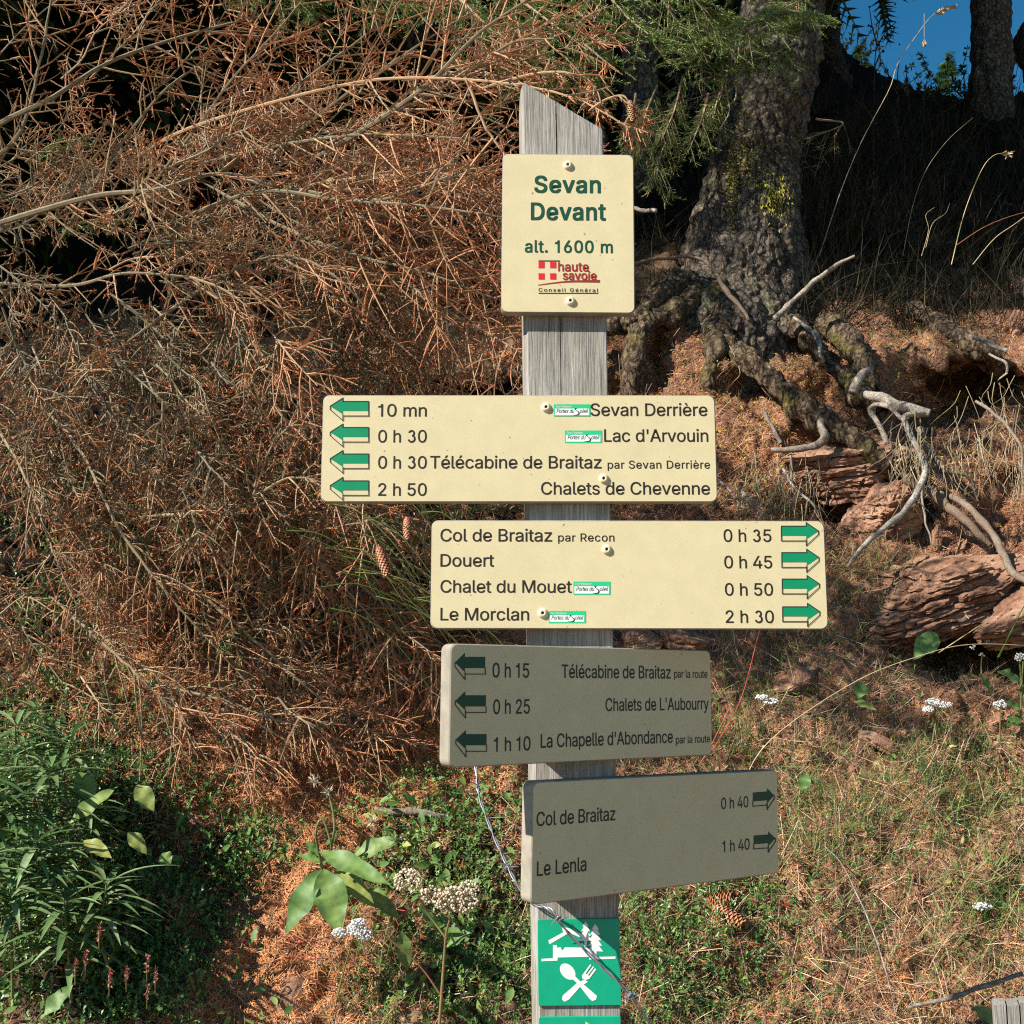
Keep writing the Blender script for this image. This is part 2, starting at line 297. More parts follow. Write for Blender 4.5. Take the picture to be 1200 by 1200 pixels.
GLYPHS = {
"'":(206,[[78,318,70,509,136,509,128,318]]),
'.':(188,[[95,-4,78,-1,63,9,53,24,50,41,53,59,63,73,78,83,95,87,113,83,128,73,138,59,141,41,138,24,128,9,113,-1]]),
'0':(453,[[227,-7,174,1,130,24,95,62,69,113,53,178,48,254,53,330,69,395,95,447,130,484,174,508,227,516,279,508,323,484,358,447,384,395,400,330,405,254,400,178,384,113,359,62,323,24,279,1],[227,50,261,56,290,74,313,103,330,144,340,194,344,254,340,314,330,365,313,405,290,435,261,453,227,460,192,453,163,435,140,405,123,365,113,314,109,254,113,194,123,144,140,103,163,74,192,56]]),
'1':(453,[[76,0,76,55,391,55,391,0],[276,509,276,0,212,0,212,448,209,448,86,358,86,427,198,509]]),
'2':(453,[[64,0,64,47,234,229,282,282,311,327,320,371,317,397,308,419,293,436,273,449,224,460,196,457,172,447,153,433,139,413,130,390,127,362,66,362,71,405,86,442,111,473,143,496,182,511,225,516,268,511,306,497,337,474,361,445,376,411,381,372,371,318,336,259,267,180,153,60,153,57,389,57,389,0]]),
'3':(453,[[218,-7,173,-3,133,10,98,30,70,57,52,91,44,132,109,132,115,107,126,87,144,71,165,59,219,50,275,61,297,74,315,93,325,116,329,145,326,172,316,196,299,217,275,234,242,244,201,248,157,248,157,299,288,448,288,452,70,452,70,509,372,509,372,461,211,278,211,289,264,288,308,276,344,253,371,222,387,186,393,145,387,103,370,66,344,36,309,12,266,-2]]),
'4':(453,[[40,105,40,158,247,509,311,509,109,166,109,163,413,163,413,105],[282,0,282,121,282,146,282,318,343,318,343,0]]),
'5':(453,[[221,-7,178,-2,140,11,108,32,83,60,66,93,60,130,122,130,127,108,138,89,173,60,221,50,250,53,276,64,298,82,314,104,324,131,328,162,324,193,314,221,297,244,275,262,248,273,218,277,167,268,128,246,67,253,96,509,366,509,366,452,151,452,134,301,136,301,178,325,229,334,263,330,294,321,321,306,345,285,364,260,379,231,388,199,391,163,385,117,369,76,343,41,309,15,268,-1]]),
'6':(453,[[226,-7,182,-1,142,15,109,40,84,74,69,115,64,162,68,199,80,239,137,340,252,509,322,509,151,261,145,261,165,288,196,307,235,314,278,309,316,295,346,271,370,240,384,201,389,157,384,112,368,73,343,39,310,14,271,-2],[226,48,254,52,279,63,299,79,314,101,324,128,327,157,324,187,314,213,299,235,279,251,254,262,226,265,198,262,174,252,153,235,138,214,128,188,125,158,128,128,138,102,153,79,174,63,198,52]]),
'A':(480,[[16,0,201,509,276,509,463,0,395,0,287,302,264,372,232,478,245,478,213,371,191,302,85,0],[110,142,110,199,370,199,370,142]]),
'B':(456,[[60,0,60,509,241,509,289,504,329,491,359,469,381,442,394,410,398,374,395,344,387,320,356,286,315,267,315,262,339,257,363,245,385,227,402,203,414,173,418,136,413,100,400,67,377,39,344,18,301,4,247,0],[125,57,245,57,296,63,330,80,349,105,355,137,352,161,342,184,327,203,306,218,279,228,248,231,125,231],[125,285,238,285,288,296,308,309,323,326,333,348,336,372,330,403,313,429,283,446,240,452,125,452]]),
'C':(510,[[267,-7,205,1,150,25,104,63,70,115,48,179,40,254,48,329,70,393,104,445,150,484,205,508,267,516,340,504,373,490,402,471,427,447,448,418,463,385,473,348,408,348,389,395,357,428,315,449,267,456,223,450,184,432,150,403,125,364,109,314,103,254,109,194,125,145,151,105,184,76,223,59,267,53,315,60,357,81,389,114,408,160,473,160,463,124,448,91,428,62,402,38,373,19,341,5,305,-4]]),
'D':(502,[[219,0,96,0,96,57,215,57,272,63,318,81,354,110,379,149,394,198,399,255,394,312,379,361,354,399,320,428,275,446,221,452,93,452,93,509,225,509,294,501,353,478,399,441,433,391,455,329,462,255,455,181,433,119,398,68,351,31,291,8],[125,509,125,0,60,0,60,509]]),
'G':(520,[[269,-7,205,1,149,25,104,64,69,116,47,179,40,254,47,329,69,393,103,445,149,484,203,508,265,516,304,513,340,504,374,489,403,469,429,445,449,416,465,384,474,349,408,349,387,393,356,427,315,448,265,456,222,450,183,432,150,404,125,364,109,314,103,254,109,194,125,145,151,105,184,76,224,59,269,53,309,57,345,71,374,93,396,123,410,160,415,202,434,199,283,199,283,256,478,256,478,200,471,141,451,91,419,50,377,19,326,0]]),
'L':(393,[[60,0,60,509,125,509,125,57,361,57,361,0]]),
'M':(628,[[60,0,60,509,152,509,277,187,287,159,299,123,311,84,322,49,307,49,318,83,330,121,342,158,352,187,476,509,568,509,568,0,504,0,504,291,504,327,505,369,506,413,507,457,513,457,498,409,482,363,467,322,456,291,342,0,286,0,170,291,159,321,145,361,129,408,112,457,119,457,120,416,121,372,122,328,122,291,122,0]]),
'P':(445,[[60,0,60,509,235,509,289,503,332,487,366,462,390,430,404,391,409,348,404,304,390,265,366,233,332,207,289,191,235,186,109,186,109,242,233,242,269,246,297,256,318,272,333,294,342,319,344,348,342,376,333,402,318,423,297,439,268,449,232,452,125,452,125,0]]),
'R':(449,[[60,0,60,509,236,509,290,504,333,489,367,465,390,433,405,395,409,352,405,309,390,271,367,240,333,217,289,203,236,198,96,198,96,255,234,255,269,258,298,267,319,281,334,300,342,324,345,352,342,380,334,405,319,425,298,440,269,449,233,452,125,452,125,0],[353,0,230,229,303,229,428,0]]),
'S':(447,[[224,-9,172,-4,128,9,91,31,64,60,46,96,38,137,104,137,110,110,123,88,142,71,166,59,224,49,257,52,286,60,311,74,329,92,341,114,346,139,342,161,332,179,296,205,245,222,184,239,128,260,86,289,60,326,52,372,58,413,75,448,102,476,138,498,180,511,227,516,275,511,316,498,351,476,377,449,394,415,401,378,337,378,326,412,302,437,267,453,225,459,194,456,167,448,145,435,129,418,118,398,115,376,119,352,131,334,169,308,212,293,264,279,312,264,359,238,395,198,405,171,408,139,403,99,386,64,360,34,323,11,278,-4]]),
'T':(449,[[32,452,32,509,417,509,417,452,257,452,257,0,193,0,193,452]]),
'a':(389,[[160,-9,126,-5,94,5,68,22,48,45,35,73,30,108,34,138,43,161,58,179,78,193,125,211,178,220,234,227,265,235,273,243,276,255,276,257,267,297,240,322,196,331,149,322,118,301,100,274,41,291,57,322,79,346,104,364,133,375,194,384,239,379,286,360,306,343,322,320,333,290,337,251,337,0,277,0,277,52,272,52,252,25,215,1],[170,45,202,49,228,59,248,74,263,93,272,115,276,138,276,190,259,182,231,176,200,171,175,168,134,159,103,139,95,124,92,105,102,72,130,52]]),
'b':(424,[[229,-8,198,-5,172,4,138,31,118,59,112,59,112,0,53,0,53,509,114,509,114,319,118,319,137,346,171,373,197,381,229,384,274,378,313,361,345,332,370,293,385,245,390,189,385,133,370,84,346,45,313,16,274,-2],[220,47,253,51,279,66,301,88,316,117,325,151,328,189,325,227,316,261,301,290,280,311,253,325,220,330,188,325,161,312,140,291,125,263,116,229,113,189,116,150,125,115,140,86,162,65,188,51]]),
'c':(396,[[207,-8,159,-2,117,16,82,46,56,85,40,133,34,187,40,243,56,291,82,330,117,360,159,378,207,384,260,377,305,356,340,322,362,277,303,262,290,289,270,311,242,325,207,330,173,325,145,310,124,287,108,258,99,224,96,187,99,151,108,117,124,89,145,66,173,51,207,46,243,52,271,66,292,89,304,117,363,102,341,56,306,21,261,-1]]),
'd':(424,[[195,-8,151,-2,111,16,79,45,55,84,39,133,34,189,39,245,55,293,79,332,112,361,151,378,196,384,228,381,253,373,287,346,306,319,311,319,311,509,372,509,372,0,313,0,313,59,307,59,287,31,252,4,227,-5],[205,47,236,51,263,65,284,86,299,115,309,150,312,189,309,229,300,263,284,291,263,312,237,325,205,330,172,325,145,311,124,290,108,261,99,227,96,189,99,151,109,117,124,88,145,66,172,51]]),
'e':(404,[[212,-8,161,-2,117,16,82,46,56,85,40,132,34,187,39,242,55,290,81,329,115,359,157,378,205,384,266,374,294,361,319,341,341,315,357,282,368,242,371,194,371,169,75,169,75,221,338,221,310,202,307,237,298,269,283,294,263,314,237,326,205,330,173,326,146,313,125,294,109,270,99,241,96,211,96,178,100,139,110,106,128,80,151,61,179,50,212,46,254,53,285,73,306,105,365,91,353,63,335,39,311,19,283,4,249,-5]]),
'h':(410,[[114,227,114,0,53,0,53,509,114,509,114,287,102,287,124,332,152,362,187,379,227,384,264,380,295,369,321,349,341,321,353,285,357,240,357,0,296,0,296,235,290,275,273,304,246,323,210,329,184,326,161,317,141,303,126,283,117,257]]),
'i':(167,[[53,0,53,379,114,379,114,0],[84,443,67,446,54,455,44,468,41,483,44,499,54,512,67,521,84,524,100,521,114,512,123,499,126,483,123,468,114,455,100,446]]),
'l':(189,[[139,-2,101,3,74,20,58,47,53,84,53,509,114,509,114,99,120,62,130,54,146,52,160,53,170,54,181,3,162,-1]]),
'm':(610,[[53,0,53,379,112,379,112,295,108,295,118,323,132,346,172,376,219,386,257,380,287,361,309,331,321,295,312,295,322,321,337,343,381,375,437,386,468,383,497,372,522,354,541,328,553,296,557,255,557,0,496,0,496,254,490,289,473,313,447,326,419,330,395,328,374,320,345,290,335,247,335,0,274,0,274,260,269,288,253,311,229,326,199,330,158,320,140,307,126,289,117,266,114,238,114,0]]),
'n':(410,[[114,227,114,0,53,0,53,379,112,379,112,287,102,287,124,332,152,362,187,379,227,384,264,380,295,369,321,349,341,321,353,285,357,240,357,0,296,0,296,235,290,275,273,304,246,323,210,329,184,326,161,317,141,303,126,283,117,257]]),
'o':(415,[[207,-8,159,-2,117,16,82,46,56,85,40,133,34,187,40,243,56,291,82,330,117,360,159,378,207,384,256,378,299,360,333,330,359,291,376,243,381,187,376,133,359,85,333,46,299,16,256,-2],[207,46,242,51,270,66,292,89,307,117,316,151,319,187,316,224,307,258,292,287,270,310,242,325,207,330,173,325,145,310,124,287,108,258,99,224,96,187,99,151,108,117,124,89,145,66,173,51]]),
'p':(424,[[53,-143,53,379,112,379,112,319,118,319,137,346,171,373,197,381,229,384,274,378,313,361,345,332,370,293,385,245,390,189,385,133,370,84,346,45,313,16,274,-2,229,-8,198,-5,173,4,138,31,118,59,114,59,114,-143],[220,47,253,51,279,66,301,88,316,117,325,151,328,189,325,227,316,261,301,290,280,311,253,325,220,330,188,325,161,312,140,291,125,263,116,229,113,189,116,150,125,115,140,86,162,65,188,51]]),
'r':(259,[[53,0,53,379,112,379,112,321,115,321,130,347,152,367,181,380,213,385,229,384,243,384,243,322,230,324,207,326,182,323,159,315,140,301,126,284,117,262,114,237,114,0]]),
's':(365,[[182,-8,145,-5,112,3,84,18,62,38,45,63,36,94,94,107,105,79,124,60,150,49,181,45,217,50,244,62,262,81,268,103,265,121,254,136,237,147,212,155,149,170,104,186,72,208,53,237,47,274,51,305,65,332,87,354,115,370,149,381,187,384,223,381,254,372,279,358,299,339,324,290,268,277,258,298,243,316,219,328,187,333,156,329,131,317,114,299,109,277,112,258,124,243,172,223,229,209,275,194,306,171,325,142,331,107,326,75,312,47,290,24,260,6,223,-5]]),
't':(227,[[204,379,204,327,6,327,6,379],[65,471,126,471,126,98,128,76,136,61,150,53,170,50,185,51,202,54,213,2,192,-3,168,-4,125,2,92,21,72,52,65,93]]),
'u':(410,[[182,-5,146,-1,115,11,89,31,69,59,57,95,53,139,53,379,114,379,114,144,119,105,137,75,164,56,200,50,226,53,249,62,268,77,283,97,293,122,296,153,296,379,357,379,357,0,298,0,298,92,307,92,286,47,257,17,222,0]]),
'v':(389,[[163,0,17,379,84,379,165,155,187,87,206,21,184,21,203,87,224,155,305,379,371,379,226,0]]),
'y':(389,[[47,-139,61,-86,71,-87,104,-89,130,-74,151,-36,163,-1,17,379,84,379,165,155,187,87,206,21,184,21,202,87,224,155,305,379,371,379,204,-58,177,-107,139,-136,91,-145,65,-143]]),
'z':(380,[[42,0,42,46,254,320,254,323,48,323,48,379,333,379,333,331,126,60,126,56,339,56,339,0]]),
'è':(404,[[212,-8,161,-2,117,16,82,46,56,85,40,132,34,187,39,242,55,290,81,329,115,359,157,378,205,384,266,374,294,361,319,341,341,315,357,282,368,242,371,194,371,169,75,169,75,221,338,221,310,202,307,237,298,269,283,294,263,314,237,326,205,330,173,326,146,313,125,294,109,270,99,241,96,211,96,178,100,139,110,106,128,80,151,61,179,50,212,46,254,53,285,73,306,105,365,91,353,63,335,39,311,19,283,4,249,-5],[180,429,114,529,182,529,230,429]]),
'é':(404,[[212,-8,161,-2,117,16,82,46,56,85,40,132,34,187,39,242,55,290,81,329,115,359,157,378,205,384,266,374,294,361,319,341,341,315,357,282,368,242,371,194,371,169,75,169,75,221,338,221,310,202,307,237,298,269,283,294,263,314,237,326,205,330,173,326,146,313,125,294,109,270,99,241,96,211,96,178,100,139,110,106,128,80,151,61,179,50,212,46,254,53,285,73,306,105,365,91,353,63,335,39,311,19,283,4,249,-5],[177,429,225,529,293,529,227,429]]),
'’':(177,[[52,318,82,509,151,509,98,318]]),
}
def fix1():
    GLYPHS['1'] = (372, [[56, 372, 56, 420, 110, 428, 148, 450, 170, 480, 179, 509, 238, 509, 238, 0, 175, 0, 175, 372]])
fix1()
def _arc(cx, cy, r, a0, a1, w_, n=14):
    t = np.radians(np.linspace(a0, a1, n)); o = [(cx + (r + w_ / 2) * math.cos(a), cy + (r + w_ / 2) * math.sin(a)) for a in t]; i_ = [(cx + (r - w_ / 2) * math.cos(a), cy + (r - w_ / 2) * math.sin(a)) for a in t[::-1]]
    return [v for p in o + i_ for v in p]
GLYPHS['3'] = (453, [_arc(218, 372, 106, 165, -75, 62), _arc(220, 152, 130, 80, -165, 62)])
_bowl = [235, 509, 289, 503, 332, 487, 366, 462, 390, 430, 404, 391, 409, 348, 404, 304, 390, 265, 366, 233, 332, 207]
_hole = [125, 242, 233, 242, 269, 246, 297, 256, 318, 272, 333, 294, 342, 319, 344, 348, 342, 376, 333, 402, 318, 423, 297, 439, 268, 449, 232, 452, 125, 452]
GLYPHS['P'] = (445, [[60, 0, 60, 509] + _bowl + [289, 191, 235, 186, 125, 186, 125, 0], _hole])
GLYPHS['R'] = (449, [[60, 0, 60, 509] + _bowl + [300, 196, 428, 0, 353, 0, 234, 188, 125, 188, 125, 0], _hole])
def _area(p): 
    x, y = p[:, 0], p[:, 1]; return .5 * np.sum(x * np.roll(y, -1) - y * np.roll(x, -1))
def _inside(q, p):
    c = False; n = len(p)
    for i in range(n):
        a, b_ = p[i], p[(i + 1) % n]
        if (a[1] > q[1]) != (b_[1] > q[1]) and q[0] < (b_[0] - a[0]) * (q[1] - a[1]) / (b_[1] - a[1]) + a[0]: c = not c
    return c
_gc = {}
def glyph(ch, bold=0):
    if (ch, bold) in _gc: return _gc[ch, bold]
    adv, cs = GLYPHS[ch]; cs = [np.array(c, float).reshape(-1, 2) / 1000 for c in cs]
    outs, holes = [], []
    for i, c in enumerate(cs):
        inn = any(i != j and all(_inside(q, d) for q in c) for j, d in enumerate(cs)); (holes if inn else outs).append(c)
    def off(c, d):
        if not d: return c
        e = np.roll(c, -1, 0) - c; e = e / (np.linalg.norm(e, axis=1, keepdims=True) + 1e-9)
        n_ = np.stack([e[:, 1], -e[:, 0]], 1); m_ = n_ + np.roll(n_, 1, 0); q_ = (m_ * m_).sum(1, keepdims=True) / 2; m_ = m_ / np.sqrt(q_ * 2 + 1e-9) * np.minimum(1 / np.sqrt(q_ / 2 + 1e-9), 1.35)
        return c + m_ * d * (1 if _area(c) > 0 else -1)
    Vs, Ts, n = [], [], 0
    for k, o in enumerate(outs):
        hs = [h for h in holes if _inside(h[0], o)]
        loops = [off(o, bold)] + [off(h, -bold) for h in hs]
        tr = tessellate_polygon([[Vector((x, y, 0)) for x, y in l] for l in loops])
        v = np.concatenate(loops); v = np.column_stack([v, np.full(len(v), k * .00006 / .03)])
        Vs.append(v); t = np.array(tr).reshape(-1, 3) + n
        a_, b_, c_ = (v[t[:, i] - n] for i in range(3))
        fl = np.cross(b_ - a_, c_ - a_)[:, 2] < 0; t[fl] = t[fl][:, ::-1]; Ts.append(t); n += len(v)
    _gc[ch, bold] = (adv / 1000, np.concatenate(Vs), np.concatenate(Ts)); return _gc[ch, bold]
def text_mesh(t, bold=0, track=0):
    track -= .020; bw = 2.2 * bold if bold else .011; track += bw * .8; bold = 0
    x = 0; Vs, Ts, n = [], [], 0
    for ch in t:
        if ch == ' ': x += .20 + track; continue
        a, v, tr = glyph(ch, bold); v = v.copy(); v[:, 0] += x; Vs.append(v); Ts.append(tr + n); n += len(v); x += a + track
    v = np.concatenate(Vs); tr = np.concatenate(Ts); V2, T2 = [], []
    for k_, (dx, dy) in enumerate([(0, 0), (bw, 0), (0, bw * .8), (bw, bw * .8)]):
        V2.append(v + np.array([dx, dy, k_ * .0007])); T2.append(tr + k_ * len(v))
    return np.concatenate(V2), np.concatenate(T2)
CAP = .509

class Board:
    """a board standing in the scene; its local frame is x right, y up, z out of the face"""
    def __init__(s, name, xl, yl0, yl1, Yl, xr, yr0, yr1, Yr, thick, parent, label, rad=.012, mat='board', bev=.0015):
        TL, BL, TR, BR = at(xl, yl0, Yl), at(xl, yl1, Yl), at(xr, yr0, Yr), at(xr, yr1, Yr)
        s.c = (TL + BL + TR + BR) / 4; s.u = unit((TR + BR - TL - BL)); up = unit((TL - BL) + (TR - BR)); s.n = unit(np.cross(s.u, up)); s.v = np.cross(s.n, s.u)
        s.w = np.linalg.norm((TR + BR - TL - BL) / 2); s.h = (np.linalg.norm(TL - BL) + np.linalg.norm(TR - BR)) / 2
        mb = MB(); o = []
        for cx, cy, a0 in ((1, 1, 0), (-1, 1, 90), (-1, -1, 180), (1, -1, 270)):
            for k in range(7):
                a = R(a0 + k * 15); o.append((cx * (s.w / 2 - rad) + rad * math.cos(a), cy * (s.h / 2 - rad) + rad * math.sin(a)))
        o = np.array(o); n = len(o); i = np.arange(n); j = (i + 1) % n; sh = 1 - 2 * bev / np.array([s.w, s.h])
        rings = [np.column_stack([o * sh, np.zeros(n)]), np.column_stack([o, np.full(n, -bev)]), np.column_stack([o, np.full(n, -thick)])]
        v = np.concatenate(rings + [[[0, 0, 0], [0, 0, -thick]]])
        mb.add(v, tris=np.stack([np.full(n, 3 * n), i, j], 1))
        mb.add(v, tris=np.stack([np.full(n, 3 * n + 1), 2 * n + j, 2 * n + i], 1), quads=np.concatenate([np.stack([i + n, j + n, j, i], 1), np.stack([i + 2 * n, j + 2 * n, j + n, i + n], 1)]), mat=1)
        s.o = mb.build(name, [M[mat], M['edge'] if mat == 'board' else M[mat]], None, origin=(0, 0, 0))
        s.o.parent = parent
        s.o.matrix_basis = Matrix.Translation(V(s.c) - parent.location) @ Matrix((V(s.u), V(s.v), V(s.n))).transposed().to_4x4()
        if label: s.o['label'] = label
    def loc(s, px, py):
        r = ray(px, py); o = np.array([0, 0, CAMZ]); t = np.dot(s.c - o, s.n) / np.dot(r, s.n); p = o + r * t - s.c
        return np.array([np.dot(p, s.u), np.dot(p, s.v)])
    def text(s, t, x0, x1, yb, cap, mat='brown_ink', bold=0, track=0, yb1=None, slant=0, z=.0003, mb=None, slot=0):
        a, b = s.loc(x0, yb), s.loc(x1, yb if yb1 is None else yb1); top = s.loc(x0, yb - cap)
        v, tr = text_mesh(t, bold, track); mn, mx = v[:, 0].min(), v[:, 0].max(); sy = (top[1] - a[1]) / CAP; sx = (b[0] - a[0]) / (mx - mn)
        v = v.copy(); v[:, 0] = (v[:, 0] - mn) * sx + slant * v[:, 1] * sy; v[:, 1] = v[:, 1] * sy + (a[1]); v[:, 0] += a[0]; v[:, 2] = v[:, 2] * .03 + z
        if mb is not None: mb.add(v, tris=tr, mat=slot); return
        k = MB(); k.add(v, tris=tr); return k.build('lettering', M[mat], s.o, origin=(0, 0, 0))
    def poly(s, mb, pts, slot, z):
        v = np.array([[*s.loc(x, y), z] for x, y in pts]); t = np.array(tessellate_polygon([[Vector((a, b_, 0)) for a, b_, _ in v]])).reshape(-1, 3)
        a_, b_, c_ = (v[t[:, i]] for i in range(3)); fl = np.cross(b_ - a_, c_ - a_)[:, 2] < 0; t[fl] = t[fl][:, ::-1]; mb.add(v, tris=t, mat=slot)
    def arrow(s, x0, x1, yt, yb, left=True, sh=0, dark=False):
        """solid arrow with its open drop shadow; x0 tip side, head height yt..yb, sh = px slope of rows"""
        w_ = x1 - x0; hh = (yb - yt) * .72; sx = (lambda f: x0 + f * w_) if left else (lambda f: x1 - f * w_)
        sk = lambda x: sh * (x - x0) / w_
        P = lambda f, y: (sx(f), y + sk(sx(f)))
        ym = yt + hh / 2; g, d = .29 * hh, (yb - yt) * .28
        head = [P(0, ym), P(.33, yt), P(.33, ym - g), P(1, ym - g), P(1, ym + g), P(.33, ym + g), P(.33, yt + hh)]
        drop = [P(0, ym), P(.33, yt + hh), P(.33, ym + g), P(1, ym + g), P(1, ym + g + d * .8), P(.33, ym + g + d * .8), P(.33, yb), P(0, ym + d * .55)]
        def line(mb, a, b_, wd, z):
            a, b_ = np.array(a), np.array(b_); e = unit(b_ - a); n_ = np.array([-e[1], e[0]]) * wd / 2; s.poly(mb, [a - n_ - e * wd / 2, b_ - n_ + e * wd / 2, b_ + n_ + e * wd / 2, a + n_ - e * wd / 2], 1, z)
        mb = MB(); z = .00035
        s.poly(mb, head, 0, z)
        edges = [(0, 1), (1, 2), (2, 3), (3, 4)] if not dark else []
        for a, b_ in edges: line(mb, head[a], head[b_], 1.1, z + .0002 + .00003 * a)
        for k, (a, b_) in enumerate([(0, 7), (7, 6), (6, 5), (5, 4), (4, 3), (6, 1)]):
            if (a, b_) == (6, 1): a_, c_ = drop[6], drop[1]
            else: a_, c_ = drop[a], drop[b_]
            line(mb, a_, c_, 1.0, z + .0004 + .00003 * k)
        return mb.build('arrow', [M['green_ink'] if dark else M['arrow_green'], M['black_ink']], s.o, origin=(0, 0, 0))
    def screw(s, px, py, r=.0072):
        mb = MB(); c = s.loc(px, py); pr = [(1.0, 0), (1.02, .16), (.85, .42), (.55, .56), (.33, .60), (.30, .44)]; n = 20
        th = np.arange(n) * 2 * math.pi / n; v = []
        for a, z in pr: v += [(c[0] + r * a * math.cos(t), c[1] + r * a * math.sin(t), r * z) for t in th]
        i = np.arange(n); j = (i + 1) % n; q = np.concatenate([np.stack([k * n + i, k * n + j, (k + 1) * n + j, (k + 1) * n + i], 1) for k in range(len(pr) - 1)])
        mb.add(v, quads=q); L = (len(pr) - 1) * n
        mb.add(v[L:L + n] + [(c[0], c[1], r * .40)], tris=np.stack([i, j, np.full(n, n)], 1), mat=1)
        return mb.build('screw', [M['screw'], M['screw_hole']], s.o, origin=(0, 0, 0), smooth=True)
    def sticker(s, x0, y0, x1, y1):
        mb = MB(); z = .0004; w_, h_ = x1 - x0, y1 - y0
        s.poly(mb, [(x0, y0), (x1, y0), (x1, y1), (x0, y1)], 0, z)
        s.poly(mb, [(x0 + 1.2, y0 + h_ * .36), (x1 - 2, y0 + h_ * .36), (x1 - 2, y1 - 1.4), (x0 + 1.2, y1 - 1.4)], 1, z + .0001)
        s.text('Portes du', x0 + 3, x0 + w_ * .54, y1 - h_ * .28, h_ * .33, mb=mb, slot=2, slant=.25, z=z + .0002)
        s.text('oleil', x0 + w_ * .70, x1 - 3.5, y1 - h_ * .28, h_ * .33, mb=mb, slot=2, slant=.25, z=z + .0002)
        pts = [(.60, .32), (.56, .36), (.57, .44), (.63, .56), (.67, .70), (.66, .82), (.58, .88), (.50, .86), (.58, .93), (.68, .90), (.71, .78), (.69, .62), (.61, .46), (.60, .38), (.65, .35)]
        s.poly(mb, [(x0 + a * w_, y0 + b_ * h_) for a, b_ in pts], 2, z + .00025)
        s.text('Tour Pédestre', x0 + 2, x0 + w_ * .48, y0 + h_ * .28, h_ * .17, mb=mb, slot=1, z=z + .0002, slant=.1)
        return mb.build('sticker', [M['sticker_green'], M['white'], M['black_ink']], s.o, origin=(0, 0, 0))

# ---------------------------------------------------------------- the signpost
YP = 1.62                                                   # front face of the post
foot = at(677, 1400, YP); foot[2] = .0; foot[1] = YP + .06
sp = empty('signpost', foot, 'grey weathered wooden post carrying cream hiking direction boards and green plates', 'signpost')
mb = MB()
# cross-section (x across 0..1 of the front, y depth in metres), with two drying cracks
zt, zb = 0, 0
T0, T1 = at(610.5, 95, YP), at(706.5, 152, YP); B0, B1 = at(630, 1180, YP), at(727.5, 1180, YP)
dl = (B0 - T0) / (B0[2] - T0[2]); dr = (B1 - T1) / (B1[2] - T1[2])
secs = [(0.0, .0, .006), (.030, 0, 0), (.420, 0, 0), (.4275, 1, .014), (.435, 0, 0), (.835, 0, 0), (.838, 1, .004), (.841, 0, 0), (.985, 0, 0), (1, 0, .003)]
def post_ring(t):
    """t = 0 at the slanted top, 1 at the foot"""
    out = []
    def zz(fx): return (T0[2] * (1 - fx) + T1[2] * fx) * (1 - t) + (-.15) * t
    def xx(fx, z):
        a = T0[0] + dl[0] * (z - T0[2]); b_ = T1[0] + dr[0] * (z - T1[2]); return a + (b_ - a) * fx
    lat = 0.0
    for fx, crack, dep in secs:
        z = zz(fx); wdt = 1
        if crack: dep *= max(.02, 1 - t * 5)
        z2 = z - (.012 * (1 - t) if fx == 0 else 0)
        out.append((xx(fx, z), YP + dep, z2))
    side_l = .012 * 1                                       # the post narrows a little towards the front
    for fx, dep in ((1.0, .118), (.97, .125), (.02, .125), (-.02 - .07 * t, .118)):
        z = zz(min(max(fx, 0), 1)); out.append((xx(fx, z), YP + dep, z))
    zl = zz(0); out.append((xx(-.015 - .10 * t, zl - .012), YP + .022, zl - .014 * (1 - t)))
    return np.array(out)
ts = np.concatenate([[0, .004], np.linspace(.02, 1, 60)]); rings = [post_ring(t) for t in ts]; n = len(rings[0])
v = np.concatenate(rings); 
i = np.arange(n); j = (i + 1) % n
q = np.concatenate([np.stack([k * n + i, (k + 1) * n + i, (k + 1) * n + j, k * n + j], 1) for k in range(len(ts) - 1)])
tp = np.array(tessellate_polygon([[Vector((p[0], p[1], 0)) for p in rings[0]]])).reshape(-1, 3)
a_, b_, c_ = (rings[0][tp[:, k]] for k in range(3)); fl = np.cross(b_ - a_, c_ - a_)[:, 2] < 0; tp[fl] = tp[fl][:, ::-1]
mb.add(v, tris=tp, quads=q); post = mb.build('post', M['post'], sp)

TH = .017
Bd = Board('name_plate', 588, 180, 366, YP - TH, 743.5, 181, 367.5, YP - TH, TH - .001, sp, 'upright cream place-name plate with green bold lettering', .009)
Bd.text('Sevan', 626, 704, 226, 19, 'green_ink', .018, .012)
Bd.text('Devant', 622, 710, 258, 19.5, 'green_ink', .018, .012)
Bd.text('alt. 1600 m', 615, 718, 296, 14, 'green_ink', .014, .02)
k = MB()
for x, y in ((631, 307), (644.6, 307), (631, 320.3), (644.6, 320.3)): Bd.poly(k, [(x, y), (x + 7.2, y), (x + 7.2, y + 7.2), (x, y + 7.2)], 0, .0004)
sw = [(x, 334.2 - 4.6 * math.sin(min(1, (x - 630.5) / 50) * 1.57), .45 + 1.1 * (x - 630.5) / 72) for x in np.linspace(630.5, 703, 14)]
Bd.poly(k, [(x, y - h_) for x, y, h_ in sw] + [(x, y + h_) for x, y, h_ in sw[::-1]], 1, .0004)
Bd.poly(k, [(631, 305.2), (656, 305.2), (656, 306.4), (631, 306.4)], 2, .0004)
Bd.poly(k, [(631, 343.2), (701, 343.2), (701, 344.2), (631, 344.2)], 2, .0004)
Bd.text('haute', 654, 690, 318, 10.5, bold=.014, mb=k, slot=1, z=.0005)
Bd.text('savoie', 659.5, 699, 328, 10, bold=.014, mb=k, slot=1, z=.0006)
Bd.text('Conseil Général', 631, 701, 341.8, 4.2, mb=k, slot=2, track=.12, z=.0005)
k.build('emblem', [M['red_ink'], M['dark_red_ink'], M['brown_ink']], Bd.o, origin=(0, 0, 0))
